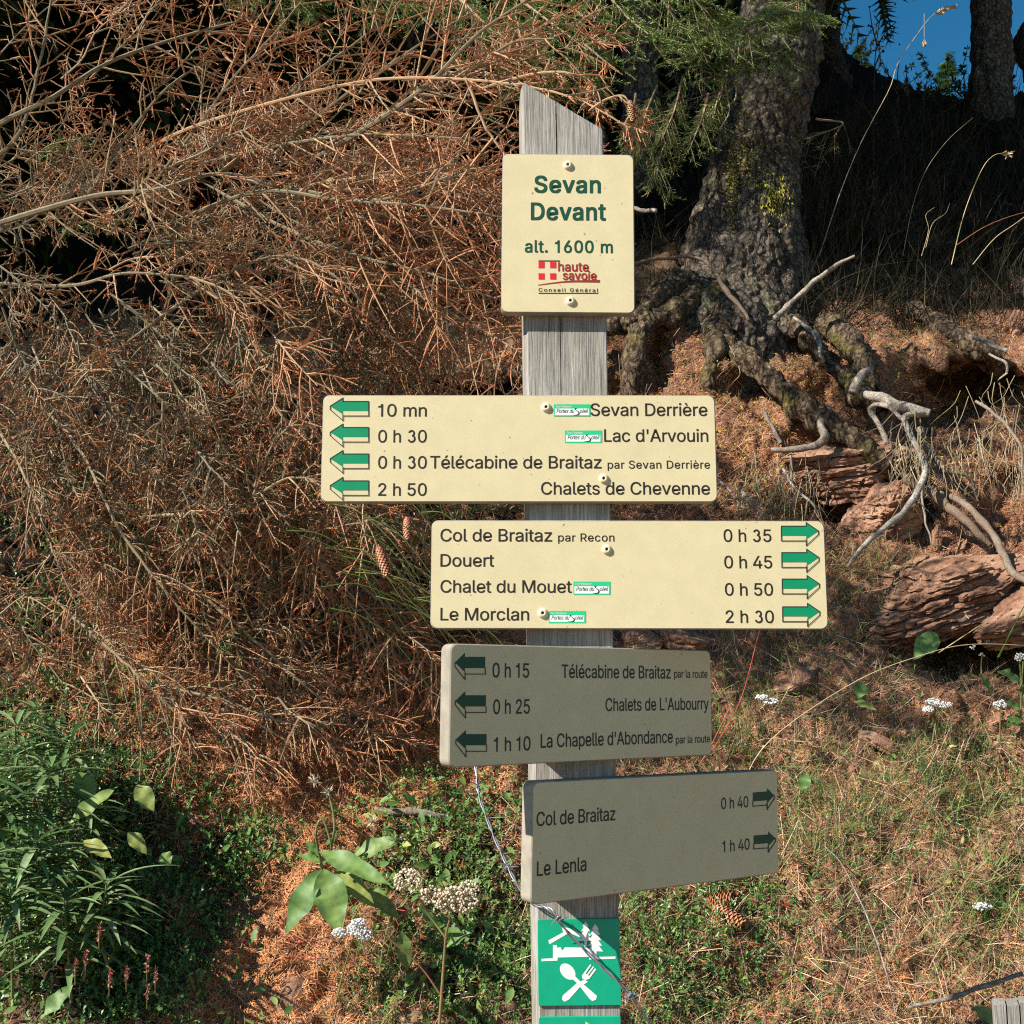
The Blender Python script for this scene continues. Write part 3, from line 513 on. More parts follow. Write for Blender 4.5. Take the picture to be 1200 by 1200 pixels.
Bd.screw(665.5, 194); Bd.screw(668.5, 353)

B2 = Board('direction_board', 377, 462, 589.5, YP - TH, 839.5, 464, 587.5, YP - TH, TH - .001, sp, 'upper cream board with four green arrows pointing left', .010)
for k_, (y, t) in enumerate(((488.2, '10 mn'), (518.6, '0 h 30'), (549.2, '0 h 30'), (581, '2 h 50'))):
    B2.text(t, 443, 500, y, 14.5); yy = (467, 497.5, 528.5, 560)[k_]; B2.arrow(387, 432, yy - .5, yy + 26, True)
B2.text('Sevan Derrière', 692, 829, 487.5, 14.5); B2.text("Lac d'Arvouin", 708, 830, 517.8, 14.5)
B2.text('Télécabine de Braitaz', 504, 705, 549, 14.5); B2.text('par Sevan Derrière', 712, 832, 549.2, 9.3, track=.03)
B2.text('Chalets de Chevenne', 634, 832, 579.6, 14.5)
B2.sticker(649, 473.8, 692, 488); B2.sticker(662, 504.5, 705.5, 519)
B2.screw(640, 477.5); B2.screw(707.5, 561)

B3 = Board('direction_board', 505, 609, 737.5, YP - TH, 968.5, 611, 737, YP - TH, TH - .001, sp, 'second cream board with four green arrows pointing right', .010)
for k_, (y, t, s_) in enumerate(((635, 'Col de Braitaz', 647), (664.5, 'Douert', 579), (695, 'Chalet du Mouet', 670), (727.5, 'Le Morclan', 620))): B3.text(t, 516, s_, y - .5, 14.5)
B3.text('par Recon', 654, 720, 634.5, 9.3, track=.03)
for k_, t in enumerate(('0 h 35', '0 h 45', '0 h 50', '2 h 30')):
    y = (635, 666, 698, 730)[k_]; B3.text(t, 848 + k_ * .8, 904 + k_, y, 14.5); yy = (612.5, 643.5, 674.5, 707)[k_]; B3.arrow(915.5 + k_ * .5, 959 + k_ * .5, yy, yy + 27, False)
B3.sticker(672, 681.5, 715.5, 697); B3.sticker(643, 716, 686.5, 730)
B3.screw(711, 644); B3.screw(636, 718.5)

def slant(px, pc, Yc, ang=R(34.5)):
    """distance of a board turned by ang, passing through column pc at Yc, where column px sees it"""
    x0 = (pc - 600) / F * Yc * 1.0; m_ = (px - 600) / F
    return (Yc - x0 * math.tan(ang)) / (1 - m_ * math.tan(ang))
Y4 = lambda px: slant(px, 724, YP - .017)
B4 = Board('direction_board', 527, 753.5, 900.5, Y4(527), 834, 762.5, 884.5, Y4(834), .023, sp, 'shaded board turned to the right, three arrows pointing left', .010)
for k_, (t, y0, c_) in enumerate((('0 h 15', 794, 17), ('0 h 25', 837, 17), ('1 h 10', 881, 16.5))):
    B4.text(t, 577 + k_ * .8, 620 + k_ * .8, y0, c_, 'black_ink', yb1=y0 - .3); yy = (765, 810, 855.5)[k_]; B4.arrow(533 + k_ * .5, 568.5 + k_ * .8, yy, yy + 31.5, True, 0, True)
B4.text('Télécabine de Braitaz', 658, 786, 794.5, 15.5, 'black_ink', yb1=793.5); B4.text('par la route', 790, 829, 794.3, 9.2, 'black_ink')
B4.text("Chalets de L'Aubourry", 709.5, 830.5, 833.5, 15, 'black_ink', yb1=831.5)
B4.text("La Chapelle d'Abondance", 633.5, 788.5, 876.5, 16, 'black_ink', yb1=871.5); B4.text('par la route', 792, 832, 871.5, 9, 'black_ink')
B5 = Board('direction_board', 623, 916, 1061.5, Y4(621), 912, 902.5, 1023, Y4(912), .023, sp, 'lowest shaded board turned to the right, two arrows pointing right', .010)
B5.text('Col de Braitaz', 628.5, 721, 968.5, 16.5, 'black_ink', yb1=961); B5.text('Le Lenla', 629, 687, 1027, 17, 'black_ink', yb1=1021.5)
B5.text('0 h 40', 845, 877, 948.5, 13.3, 'black_ink', yb1=947); B5.text('1 h 40', 846.5, 878.5, 999, 13.3, 'black_ink', yb1=997.5)
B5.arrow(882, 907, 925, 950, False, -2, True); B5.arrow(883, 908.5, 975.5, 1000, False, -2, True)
# timber wedges that turn the two lower boards
for (xa, xb, y0, y1) in ((627, 694, 770, 884), (637, 694, 935, 1045)):
    pts = []
    for y in (y0, y1):
        pts += [at(xa, y, Y4(xa) + .0245), at(xb, y, Y4(xb) + .0245), at(xb, y, YP + .002), at(xa, y, YP + .002)]
    mb = MB(); mb.add(pts, quads=[(0, 1, 5, 4), (1, 2, 6, 5), (2, 3, 7, 6), (3, 0, 4, 7), (3, 2, 1, 0), (4, 5, 6, 7)]); mb.build('wedge', M['post'], sp)

P1 = Board('pictogram_plate', 630.5, 1077.5, 1179, YP - .004, 727, 1076.5, 1178, YP - .004, .0035, sp, 'green plate with white inn, fir trees, crossed spoon and fork', .0015, 'plate_green', .0005)
k = MB(); A = lambda pts, z=.0003, sl=0: P1.poly(k, [(550 + x / 4, 1020 + y / 4) for x, y in pts], sl, z)
A([(370, 328), (440, 290), (432, 262), (470, 272), (570, 318), (562, 332), (468, 292), (376, 346)])
A([(392, 350), (410, 350), (412, 362), (428, 360), (436, 376), (448, 360), (552, 362), (600, 400), (600, 404), (414, 408), (414, 422), (392, 424)], .00036)
A([(338, 414), (412, 410), (412, 423), (338, 426)], .00042); A([(562, 406), (685, 403), (685, 414), (562, 418)], .00042)
def fir(cx, y0, y1, wd, n_, z):
    L = [(cx, y0)]; r_ = []
    for q in range(n_):
        y = y0 + (y1 - y0) * (q + 1) / n_; ww = wd * (.35 + .65 * (q + 1) / n_); L.append((cx + ww, y)); r_.append((cx - ww, y)); L.append((cx + ww * .5, y - 2)); r_.append((cx - ww * .5, y - 2))
    A(L[:-1] + [(cx + 6, y1 - 1), (cx + 6, y1 + 26), (cx - 6, y1 + 26), (cx - 6, y1 - 1)] + r_[:-1][::-1], z)
fir(545, 240, 330, 30, 4, .00048); fir(590, 250, 380, 38, 5, .00054)
el = lambda cx, cy, a, b_, an, n_=20: [(cx + a * math.cos(t) * math.cos(an) - b_ * math.sin(t) * math.sin(an), cy + a * math.cos(t) * math.sin(an) + b_ * math.sin(t) * math.cos(an)) for t in np.linspace(0, 2 * math.pi, n_, endpoint=False)]
A(el(461, 474, 44, 30, R(48)), .0003)
A([(478, 505), (492, 492), (520, 520), (598, 588), (594, 606), (576, 612), (562, 600), (508, 530)], .00036)
A([(540, 512), (556, 522), (520, 545), (468, 604), (446, 616), (434, 604), (438, 586), (506, 526)], .00042)
A([(528, 492), (566, 440), (572, 444), (545, 484), (551, 487), (579, 449), (585, 453), (556, 491), (562, 494), (588, 458), (595, 464), (562, 508), (546, 514), (530, 508)], .00048)
k.build('pictogram', M['white'], P1.o, origin=(0, 0, 0))
P2 = Board('pictogram_plate', 632, 1192, 1293, YP - .004, 728.5, 1191, 1292, YP - .004, .0035, sp, 'lowest green plate with a yellow triangle, cut by the picture edge', .0015, 'plate_green', .0005)
k = MB(); P2.poly(k, [(686, 1197), (699, 1206), (686, 1213)], 0, .0003); k.build('pictogram', M['yellow'], P2.o, origin=(0, 0, 0))
# ---------------------------------------------------------------- the bank (one surface from the road up to the crest)
RY = [1500, 1340, 1200, 1000, 850, 700, 600, 500, 430, 380, 300, 200, 130, 100]
YY = {-2000: [2.1, 2.3, 2.5, 2.8, 3.05, 3.4, 3.7, 4.1, 4.5, 4.9, 6.0, 8, 10.5, 12],
      0:     [2.0, 2.15, 2.30, 2.58, 2.86, 3.2, 3.5, 3.85, 4.2, 4.55, 5.6, 7.2, 9.0, 10.5],
      450:   [2.0, 2.18, 2.34, 2.62, 2.90, 3.28, 3.6, 4.05, 4.15, 4.6, 5.4, 6.8, 8.2, 9.2],
      760:   [2.0, 2.18, 2.34, 2.62, 2.90, 3.22, 3.45, 3.75, 3.98, 4.18, 4.8, 6.0, 7.4, 8.6],
      1000:  [2.0, 2.18, 2.34, 2.62, 2.90, 3.20, 3.50, 3.72, 3.95, 4.25, 5.0, 6.2, 7.4, 8.4],
      1200:  [2.0, 2.18, 2.32, 2.60, 2.88, 3.22, 3.55, 3.75, 4.0, 4.4, 5.2, 6.4, 7.5, 8.2],
      3200:  [2.2, 2.4, 2.6, 2.9, 3.2, 3.6, 3.9, 4.3, 4.6, 5.0, 5.8, 7.0, 8.2, 9.0]}
cx_ = np.array(sorted(YY)); YYm = np.array([YY[k] for k in cx_])
cy_ = np.array(RY)
BUMPS = [(1130, 485, 85, 42, .48), (1120, 428, 90, 14, -.07), (1030, 560, 60, 14, -.06), (1000, 600, 60, 40, .34), (1075, 590, 40, 40, .18), (1140, 768, 110, 22, .34), (960, 470, 22, 22, .14), (700, 470, 40, 20, .12), (1190, 560, 30, 30, .2), (470, 445, 130, 22, .40),
         (880, 560, 35, 22, .08), (1180, 610, 40, 30, .10), (775, 345, 70, 55, -.20), (850, 420, 60, 30, -.08), (1060, 405, 30, 40, .10),
         (1150, 392, 60, 16, -.06), (500, 415, 110, 14, -.18), (700, 1050, 60, 80, .03), (250, 1050, 70, 60, .08), (770, 430, 14, 40, .10), (880, 450, 18, 22, .08)]
def depthmap(px, py):
    px = np.asarray(px, float); py = np.asarray(py, float)
    i = np.clip(np.searchsorted(-cy_, -py) - 1, 0, len(cy_) - 2); f = np.clip((cy_[i] - py) / (cy_[i] - cy_[i + 1]), 0, 1); f = f
    j = np.clip(np.searchsorted(cx_, px) - 1, 0, len(cx_) - 2); g = np.clip((px - cx_[j]) / (cx_[j + 1] - cx_[j]), 0, 1); g = g * g * (3 - 2 * g)
    a = YYm[j, i] * (1 - f) + YYm[j, i + 1] * f; b_ = YYm[j + 1, i] * (1 - f) + YYm[j + 1, i + 1] * f
    Y = a * (1 - g) + b_ * g
    for bx, by, sx, sy, A_ in BUMPS: Y = Y + A_ * np.exp(-((px - bx) / sx) ** 2 - ((py - by) / sy) ** 2)
    return Y
gx = np.concatenate([np.linspace(-2000, -60, 50, endpoint=False), np.linspace(-60, 1260, 440, endpoint=False), np.linspace(1260, 3200, 50)])
gy = np.concatenate([np.linspace(1500, 1220, 30, endpoint=False), np.linspace(1220, 320, 340, endpoint=False), np.linspace(320, 100, 70)])
PX, PY = np.meshgrid(gx, gy)
YD = depthmap(PX, PY)
# crest line follows the photograph: higher on the left
crest = np.interp(gx, [-2000, 0, 700, 960, 1000, 1090, 1140, 1200, 3200], [-150, -120, -60, 40, 78, 112, 122, 118, 90])
PY2 = np.where(PY < 380, 380 - (380 - PY) * (380 - crest[None]) / 280, PY)
G = at(PX, PY2, YD)
Nn = np.cross(np.gradient(G, axis=1), np.gradient(G, axis=0)); Nn = unit(Nn); Nn *= np.sign(-Nn[..., 1:2] + Nn[..., 2:3] + 1e-6)
amp = np.clip((1500 - PY) / 250, .2, 1)
lump = fbm(G, 2.2, 3, 5) * .045 + fbm(G, 9, 4, 9) * .030 + np.abs(fbm(G, 22, 3, 15)) * .022 + np.abs(fbm(G, 11, 3, 25)) * .03
G = G + Nn * (lump * amp)[..., None]
Nn = np.cross(np.gradient(G, axis=1), np.gradient(G, axis=0)); Nn = unit(Nn); Nn *= np.sign(-Nn[..., 1:2] + Nn[..., 2:3] + 1e-6)
def gpt(px, py):
    """point and normal of the bank where the line of sight of a photo pixel meets it"""
    px = np.atleast_1d(np.asarray(px, float)); py = np.atleast_1d(np.asarray(py, float))
    cr = np.interp(px, gx, crest); v_ = np.where(py < 380, 380 - (380 - py) * 280 / (380 - cr), py)
    a = np.interp(px, gx, np.arange(len(gx))); b_ = np.interp(-v_, -gy, np.arange(len(gy)))
    i = np.clip(b_.astype(int), 0, len(gy) - 2); j = np.clip(a.astype(int), 0, len(gx) - 2); f = (b_ - i)[:, None]; g = (a - j)[:, None]
    L = lambda A: A[i, j] * (1 - f) * (1 - g) + A[i + 1, j] * f * (1 - g) + A[i, j + 1] * (1 - f) * g + A[i + 1, j + 1] * f * g
    return L(G), unit(L(Nn))
def blob(px, py, L):
    r = 0
    for x, y, sx, sy in L: r = np.maximum(r, np.exp(-((px - x) / sx) ** 2 - ((py - y) / sy) ** 2))
    return r
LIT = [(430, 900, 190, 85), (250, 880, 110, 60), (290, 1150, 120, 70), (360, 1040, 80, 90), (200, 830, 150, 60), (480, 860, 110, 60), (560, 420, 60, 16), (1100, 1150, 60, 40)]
MOUND = [(740, 350, 80, 40), (820, 340, 70, 40), (900, 420, 80, 50), (1150, 405, 60, 20), (700, 440, 60, 40)]
GREEN = [(60, 950, 150, 160), (120, 1120, 150, 90), (290, 1020, 70, 60), (520, 1000, 70, 70), (560, 1130, 110, 90), (790, 1100, 60, 90), (430, 1170, 40, 40)]
def zones(px, py, P):
    n = fbm(P, 5, 4, 33) * .35
    c = np.empty(px.shape + (3,)); c[:] = (.33, .185, .12)                          # reddish dry earth
    def blend(m, col, lo=.35, hi=.6):
        f = np.clip((m + n - lo) / (hi - lo), 0, 1)[..., None]; c[:] = c * (1 - f) + np.array(col) * f
    blend(np.clip((700 - px) / 200, 0, 1) * np.clip((760 - py) / 60, 0, 1), (.02, .016, .011))  # ground behind the dead boughs, their shade painted into the colour
    blend(np.clip((345 - py) / 50, 0, 1), (.009, .008, .006))  # humus of the upper slope, darkened further for the tree shade
    blend(blob(px, py, MOUND), (.19, .125, .075))
    blend(blob(px, py, [(1130, 500, 90, 70), (1000, 600, 90, 50), (880, 580, 60, 40), (1100, 770, 120, 25)]), (.13, .08, .052))  # shade of the hollows painted into the soil colour
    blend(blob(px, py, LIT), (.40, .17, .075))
    blend(blob(px, py, GREEN), (.06, .05, .03))
    return c
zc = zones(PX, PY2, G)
H, W = G.shape[:2]
# rows behind the crest and in front of the toe
back = [G[-1] + np.array([0, 1.2, .12]), G[-1] + np.array([0, 4, -.8]), G[-1] + np.array([0, 14, -6])]
f0 = G[0].copy(); f1 = f0.copy(); f1[:, 1] -= .25; f1[:, 2] = np.minimum(f1[:, 2], .12); f2 = f1.copy(); f2[:, 1] = 1.45; f2[:, 2] = .0; f3 = f2.copy(); f3[:, 1] = 1.0; f3[:, 2] = -.02
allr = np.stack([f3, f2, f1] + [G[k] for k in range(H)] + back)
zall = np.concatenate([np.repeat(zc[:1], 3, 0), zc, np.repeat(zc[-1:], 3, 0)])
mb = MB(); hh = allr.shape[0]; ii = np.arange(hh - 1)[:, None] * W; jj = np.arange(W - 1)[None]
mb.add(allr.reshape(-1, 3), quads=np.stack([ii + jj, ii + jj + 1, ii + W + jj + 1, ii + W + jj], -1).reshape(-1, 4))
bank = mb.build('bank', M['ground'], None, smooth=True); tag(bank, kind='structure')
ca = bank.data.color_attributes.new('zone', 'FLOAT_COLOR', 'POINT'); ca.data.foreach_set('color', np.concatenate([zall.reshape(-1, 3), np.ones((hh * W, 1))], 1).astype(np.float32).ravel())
m, nt, b = material('gravel_road', .95, .1); n1 = noise(nt, 60, 6, .7); nt.links.new(ramp(nt, n1, [(.3, (.15, .10, .06)), (.7, (.30, .21, .125))]), b.inputs['Base Color']); bump(nt, b, n1, .8, .02)
mb = MB(); mb.add([(-300, -300, -.04), (300, -300, -.04), (300, 2, -.04), (-300, 2, -.04)], quads=[(0, 1, 2, 3)]); tag(mb.build('road', m, None), kind='structure')
m, nt, b = material('far_hillside', .95, .1); n1 = noise(nt, .2, 6, .7); nt.links.new(ramp(nt, n1, [(.3, (.03, .05, .02)), (.7, (.08, .09, .04))]), b.inputs['Base Color'])
mb = MB(); gxx, gyy = np.meshgrid(np.linspace(-600, 600, 60), np.linspace(20, 900, 60)); P = np.stack([gxx, gyy, -3 - (gyy - 20) * .05], -1); P[..., 2] += fbm(P, .02, 4, 3) * 5 * np.clip((gyy - 25) / 60, 0, 1)
ii = np.arange(59)[:, None] * 60; jj = np.arange(59)[None]; mb.add(P.reshape(-1, 3), quads=np.stack([ii + jj, ii + jj + 1, ii + 60 + jj + 1, ii + 60 + jj], -1).reshape(-1, 4)); tag(mb.build('hillside', m, None, smooth=True), kind='structure')

# ---------------------------------------------------------------- templates
def blade_t(w_, bend, k=4, fold=0):
    v, q = [], []
    for i in range(k + 1):
        t = i / k; ww = w_ * (1 - t ** 1.5) + .002 * w_; v += [(bend * t * t, -ww / 2, t * (1 - .3 * bend * t)), (bend * t * t, ww / 2, t * (1 - .3 * bend * t))]
        if i: q.append((2 * i - 2, 2 * i - 1, 2 * i + 1, 2 * i))
    return np.array(v), None, q
def leaf_t(w_, curl=.15, fold=.25, k=6, p=.8, wave=0):
    """leaf along +x, unit length"""
    v, q = [], []
    for i in range(k + 1):
        t = i / k; ww = w_ * max(.03, math.sin(math.pi * min(1, t ** p * 1.0)) ) / 2 if 0 < i < k else .004; z = -curl * t * t
        wv = wave * math.sin(t * 14)
        v += [(t, -ww, z + fold * ww + wv * ww), (t, 0, z), (t, ww, z + fold * ww - wv * ww)]
        if i: a = 3 * i; q += [(a - 3, a, a + 1, a - 2), (a - 2, a + 1, a + 2, a - 1)]
    return np.array(v), None, q
def tiny_t(w_=.55): return np.array([(0, 0, 0), (.5, -w_ / 2, .12), (1, 0, 0), (.5, w_ / 2, .12)]), [(0, 1, 2), (0, 2, 3)], None
def needle_t(w_=.08): return np.array([(0, -w_ / 2, 0), (0, w_ / 2, 0), (1, w_ / 3, .05), (1, -w_ / 3, .05)]), None, [(0, 1, 2, 3)]
def feather_t(n_=11, w_=.16):
    v, t = [(0, -.008, 0), (0, .008, 0), (1, 0, -.12)], [(0, 1, 2)]
    for i in range(n_):
        x = .08 + .9 * i / n_; z = -.12 * x * x; l = w_ * math.sin(math.pi * (.15 + .8 * (1 - x)) ) + .02
        for s_ in (-1, 1):
            b0 = len(v); v += [(x, 0, z), (x + .045, 0, z), (x + .07, s_ * l, z + .03)]; t.append((b0, b0 + 1, b0 + 2))
            b0 = len(v); v += [(x + .01, s_ * l * .4, z), (x + .05, s_ * l * .55, z), (x + .10, s_ * l * .62, z + .05)]; t.append((b0, b0 + 1, b0 + 2))
    return np.array(v), t, None
def blade_flat(w_):
    v, q = [], []
    for i in range(5):
        t = i / 4; v += [(t, -w_ / 2 + .12 * t * t, .06 * math.sin(3 * t)), (t, w_ / 2 + .12 * t * t, .06 * math.sin(3 * t))]
        if i: q.append((2 * i - 2, 2 * i - 1, 2 * i + 1, 2 * i))
    return np.array(v), None, q
def rdir(n_, seed=None): return unit(rng.normal(size=(n_, 3)))
def tangent(N_, ang):
    e1 = unit(np.cross(N_, np.array([0, 1., .01]))); e2 = np.cross(N_, e1); return e1 * np.cos(ang)[:, None] + e2 * np.sin(ang)[:, None]
def sample(n_, x0, x1, y0, y1, dens=None):
    px = rng.uniform(x0, x1, n_); py = rng.uniform(y0, y1, n_)
    if dens is not None:
        k_ = rng.random(n_) < dens(px, py); px, py = px[k_], py[k_]
    return px, py

def lay(mb, tmpl, px, py, size, mat=0, tint=None, lift=.004, tilt=.15, ang=None, width=None):
    """pieces lying on the bank"""
    P, N_ = gpt(px, py); n_ = len(P)
    a = rng.uniform(0, 2 * math.pi, n_) if ang is None else ang
    d = unit(tangent(N_, a) + rng.normal(size=(n_, 3)) * tilt); Mx = frames(d, N_, 1.0); Mx = Mx * size[:, None, None]
    mb.inst(tmpl, Mx, P + N_ * lift * rng.uniform(.3, 2.2, n_)[:, None], mat, rng.random(n_) if tint is None else tint)
def grow(mb, tmpl, px, py, size, mat=0, tint=None, lean=.5, up=.8, dirx=None):
    """blades standing on the bank (template along z, bending to +x)"""
    P, N_ = gpt(px, py); n_ = len(P); z = unit(N_ * (1 - up) + np.array([0, 0, 1.]) * up + rng.normal(size=(n_, 3)) * lean)
    h = rng.normal(size=(n_, 3)) if dirx is None else dirx + rng.normal(size=(n_, 3)) * .4
    y = unit(np.cross(z, h)); x = np.cross(y, z)
    mb.inst(tmpl, np.stack([x, y, z], -1) * size[:, None, None], P - N_ * .004, mat, rng.random(n_) if tint is None else tint)

clear = lambda px, py: 1.0
# litter: orange needles on the left, brown ones on the right
mb = MB()
dn = lambda x, y: np.clip(blob(x, y, LIT) * 1.3, 0, 1)
px, py = sample(150000, -60, 700, 740, 1260, dn); lay(mb, needle_t(.10), px, py, rng.uniform(.010, .019, len(px)), 0, np.clip(rng.normal(.62, .22, len(px)), 0, 1), .003, .25)
px, py = sample(170000, 640, 1260, 330, 1260, lambda x, y: np.maximum(.4, np.clip((680 - y) / 60, 0, 1))); lay(mb, needle_t(.10), px, py, rng.uniform(.009, .018, len(px)), 0, np.clip(rng.normal(np.where(py < 690, .30, .46), .27), 0, 1), .003, .35)
px, py = sample(11000, -60, 640, 380, 800); lay(mb, needle_t(.10), px, py, rng.uniform(.010, .018, len(px)), 0, np.clip(rng.normal(.25, .25, len(px)), 0, 1), .003, .35)
for xa, xb in ((1260, 2300), (-700, -60)):
    px, py = sample(60000, xa, xb, 330, 1300); lay(mb, needle_t(.10), px, py, rng.uniform(.010, .02, len(px)), 0, np.clip(rng.normal(.4, .3, len(px)), 0, 1), .003, .4)
px, py = sample(60000, 600, 1260, 350, 700); lay(mb, needle_t(.11), px, py, rng.uniform(.011, .022, len(px)), 0, np.clip(rng.normal(.30, .30, len(px)), 0, 1), .004, .5)
tag(mb.build('needle_litter', M['litter']), 'fallen orange and brown spruce needles covering the bank', 'needle litter', kind='stuff')
# dry straw
mb = MB()
sd = lambda x, y: np.clip(.12 + .9 * np.clip((y - 640) / 120, 0, 1) * np.clip((x - 620) / 120, 0, 1) + .5 * blob(x, y, [(900, 560, 90, 70), (1010, 700, 70, 60), (1090, 500, 90, 30)]), 0, 1) * (fbm(np.stack([x, y, 0 * x], -1), .012, 3, 8) > -.25)
for bend, w_ in ((.35, .018), (.8, .014), (.15, .022)):
    px, py = sample(19000, 560, 1260, 420, 1260, sd); grow(mb, blade_t(w_, bend), px, py, rng.uniform(.025, .085, len(px)), 0, np.clip(rng.normal(.55, .3, len(px)), 0, 1), .9, .25)
    px, py = sample(2600, -60, 600, 760, 1260); grow(mb, blade_t(w_, bend), px, py, rng.uniform(.03, .08, len(px)), 0, np.clip(rng.normal(.55, .25, len(px)), 0, 1), 1.1, .2)
px, py = sample(4500, 600, 1260, 400, 1260, lambda x, y: np.where(y > 650, 1., .55)); lay(mb, blade_flat(.012), px, py, rng.uniform(.03, .11, len(px)), 0, np.clip(rng.normal(.75, .22, len(px)), 0, 1), .006, .22)
for xa, xb in ((1260, 2300), (-700, -60)):
    px, py = sample(9000, xa, xb, 420, 1300); grow(mb, blade_t(.018, .6), px, py, rng.uniform(.03, .10, len(px)), 0, np.clip(rng.normal(.5, .3, len(px)), 0, 1), .8, .3)
tag(mb.build('dry_grass', M['straw']), 'matted dry grass and straw over the reddish bank', 'dry grass', kind='stuff')
# green grass
mb = MB()
gd = lambda x, y: np.clip(blob(x, y, [(1030, 690, 50, 35), (980, 730, 70, 40), (1100, 930, 90, 50), (850, 860, 60, 60), (960, 960, 60, 80), (1150, 1080, 60, 60), (450, 1170, 50, 40), (760, 590, 90, 12), (890, 600, 50, 20), (1080, 430, 60, 25), (700, 400, 25, 20)]) + .06 * (y > 760), 0, 1)
for bend in (.2, .6, .95):
    px, py = sample(9000, 380, 1260, 380, 1260, gd); grow(mb, blade_t(.022, bend), px, py, rng.uniform(.05, .13, len(px)), 0, None, .35, .7)
gd2 = lambda x, y: np.clip(blob(x, y, [(520, 690, 90, 60), (330, 700, 120, 60), (470, 590, 90, 25), (300, 620, 100, 60), (560, 600, 60, 20)]), 0, 1)
for bend in (.4, .8):
    px, py = sample(2600, -50, 620, 480, 860, gd2); grow(mb, blade_t(.02, bend), px, py, rng.uniform(.08, .22, len(px)), 0, np.clip(rng.normal(.45, .3, len(px)), 0, 1), .35, .6)
for xa, xb in ((1260, 2300), (-700, -60)):
    px, py = sample(5000, xa, xb, 600, 1300); grow(mb, blade_t(.022, .5), px, py, rng.uniform(.05, .13, len(px)), 0, None, .4, .7)
tag(mb.build('green_grass', M['grass']), 'green grass blades growing through the dry bank', 'grass', kind='stuff')
# shaded slope above: long thin grass
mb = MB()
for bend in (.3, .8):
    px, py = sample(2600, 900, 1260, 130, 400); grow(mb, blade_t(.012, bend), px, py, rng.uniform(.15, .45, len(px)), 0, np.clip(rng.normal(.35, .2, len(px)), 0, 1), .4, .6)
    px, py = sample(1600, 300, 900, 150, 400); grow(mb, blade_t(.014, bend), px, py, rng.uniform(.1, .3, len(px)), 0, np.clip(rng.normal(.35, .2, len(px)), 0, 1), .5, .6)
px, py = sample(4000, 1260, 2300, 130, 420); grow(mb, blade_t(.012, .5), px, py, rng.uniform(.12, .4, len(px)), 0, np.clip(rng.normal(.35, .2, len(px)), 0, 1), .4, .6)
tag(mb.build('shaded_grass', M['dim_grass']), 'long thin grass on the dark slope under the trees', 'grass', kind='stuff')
# small-leaved ground cover
mb = MB()
cd_ = lambda x, y: np.clip(1.5 * blob(x, y, [(60, 1000, 190, 190), (170, 1120, 140, 110), (290, 1010, 60, 40)]) - .25 - .9 * blob(x, y, [(300, 1160, 70, 60)]) , 0, 1)
def sprigs(n_, x0, x1, y0, y1, dens, sz, tm, tint0=0):
    px, py = sample(n_, x0, x1, y0, y1, dens); P, N_ = gpt(px, py); n_ = len(P)
    d = unit(N_ * .5 + np.array([0, 0, .6]) + rng.normal(size=(n_, 3)) * .45); L_ = rng.uniform(.018, .055, n_); K_ = 8
    hgt = rng.uniform(0, .03, n_)
    for k_ in range(K_):
        t = (k_ + 1) / K_; side = tangent(d, np.full(n_, k_ * 2.4) + rng.uniform(0, 6, n_)); dd = unit(side + d * (.3 + .7 * t)); p = P + d * (L_ * t + hgt)[:, None]
        mb.inst(tm, frames(dd, d, 1) * (sz * rng.uniform(.7, 1.3, n_))[:, None, None], p, 0, np.clip(rng.normal(.45 + tint0, .25, n_), 0, 1))
sprigs(7500, -60, 420, 800, 1260, cd_, .0105, tiny_t(.6))
cd3 = lambda x, y: np.clip(blob(x, y, [(530, 1000, 70, 70), (560, 1130, 80, 80), (780, 1120, 60, 90), (840, 1060, 60, 40), (820, 1120, 60, 70)]), 0, 1)
sprigs(7000, 380, 960, 860, 1260, cd3, .0095, tiny_t(.55), .12)
sprigs(6000, 740, 1260, 740, 1260, lambda x, y: np.clip(.2 + 1.2 * fbm(np.stack([x, y, 0 * x], -1), .011, 3, 18), 0, 1) * .6, .0075, tiny_t(.40), .15)
sprigs(4500, -40, 620, 450, 900, lambda x, y: blob(x, y, [(300, 640, 150, 90), (120, 700, 120, 80), (420, 560, 60, 60), (30, 600, 60, 60)]), .010, tiny_t(.5), .1)
tag(mb.build('ground_cover', M['small_leaf']), 'low creeping plants with small glossy dark green leaves', 'ground cover', kind='stuff')
# feathery yarrow leaves
mb = MB()
fd = lambda x, y: np.clip(.25 * (y > 760) * (x > 730) + blob(x, y, [(1080, 960, 90, 60), (1030, 1080, 70, 60), (880, 930, 60, 60), (800, 830, 60, 40), (560, 1150, 70, 40), (960, 1010, 60, 80), (1150, 1060, 60, 60), (820, 1050, 50, 40)]), 0, 1)
px, py = sample(4200, 480, 1260, 740, 1260, fd); P, N_ = gpt(px, py); n_ = len(P); d = unit(tangent(N_, rng.uniform(0, 6.3, n_)) + np.array([0, -.1, .55]) + N_ * .3)
mb.inst(feather_t(), frames(d, N_, 1) * rng.uniform(.018, .05, n_)[:, None, None], P, 0, rng.random(n_))
tag(mb.build('feathery_leaves', M['feather']), 'feathery green yarrow leaves scattered over the bank', 'yarrow leaves', kind='stuff')
# moss flecks and chips near the roots
mb = MB()
px, py = sample(9000, 700, 1260, 330, 620, lambda x, y: .15 + blob(x, y, [(900, 420, 100, 50), (880, 500, 60, 40), (1080, 430, 40, 30)])); lay(mb, tiny_t(.5), px, py, rng.uniform(.006, .016, len(px)), 0, rng.random(len(px)), .006, .5)
tag(mb.build('moss', M['lichen']), 'yellowish moss flecks on the roots and soil', 'moss', kind='stuff')
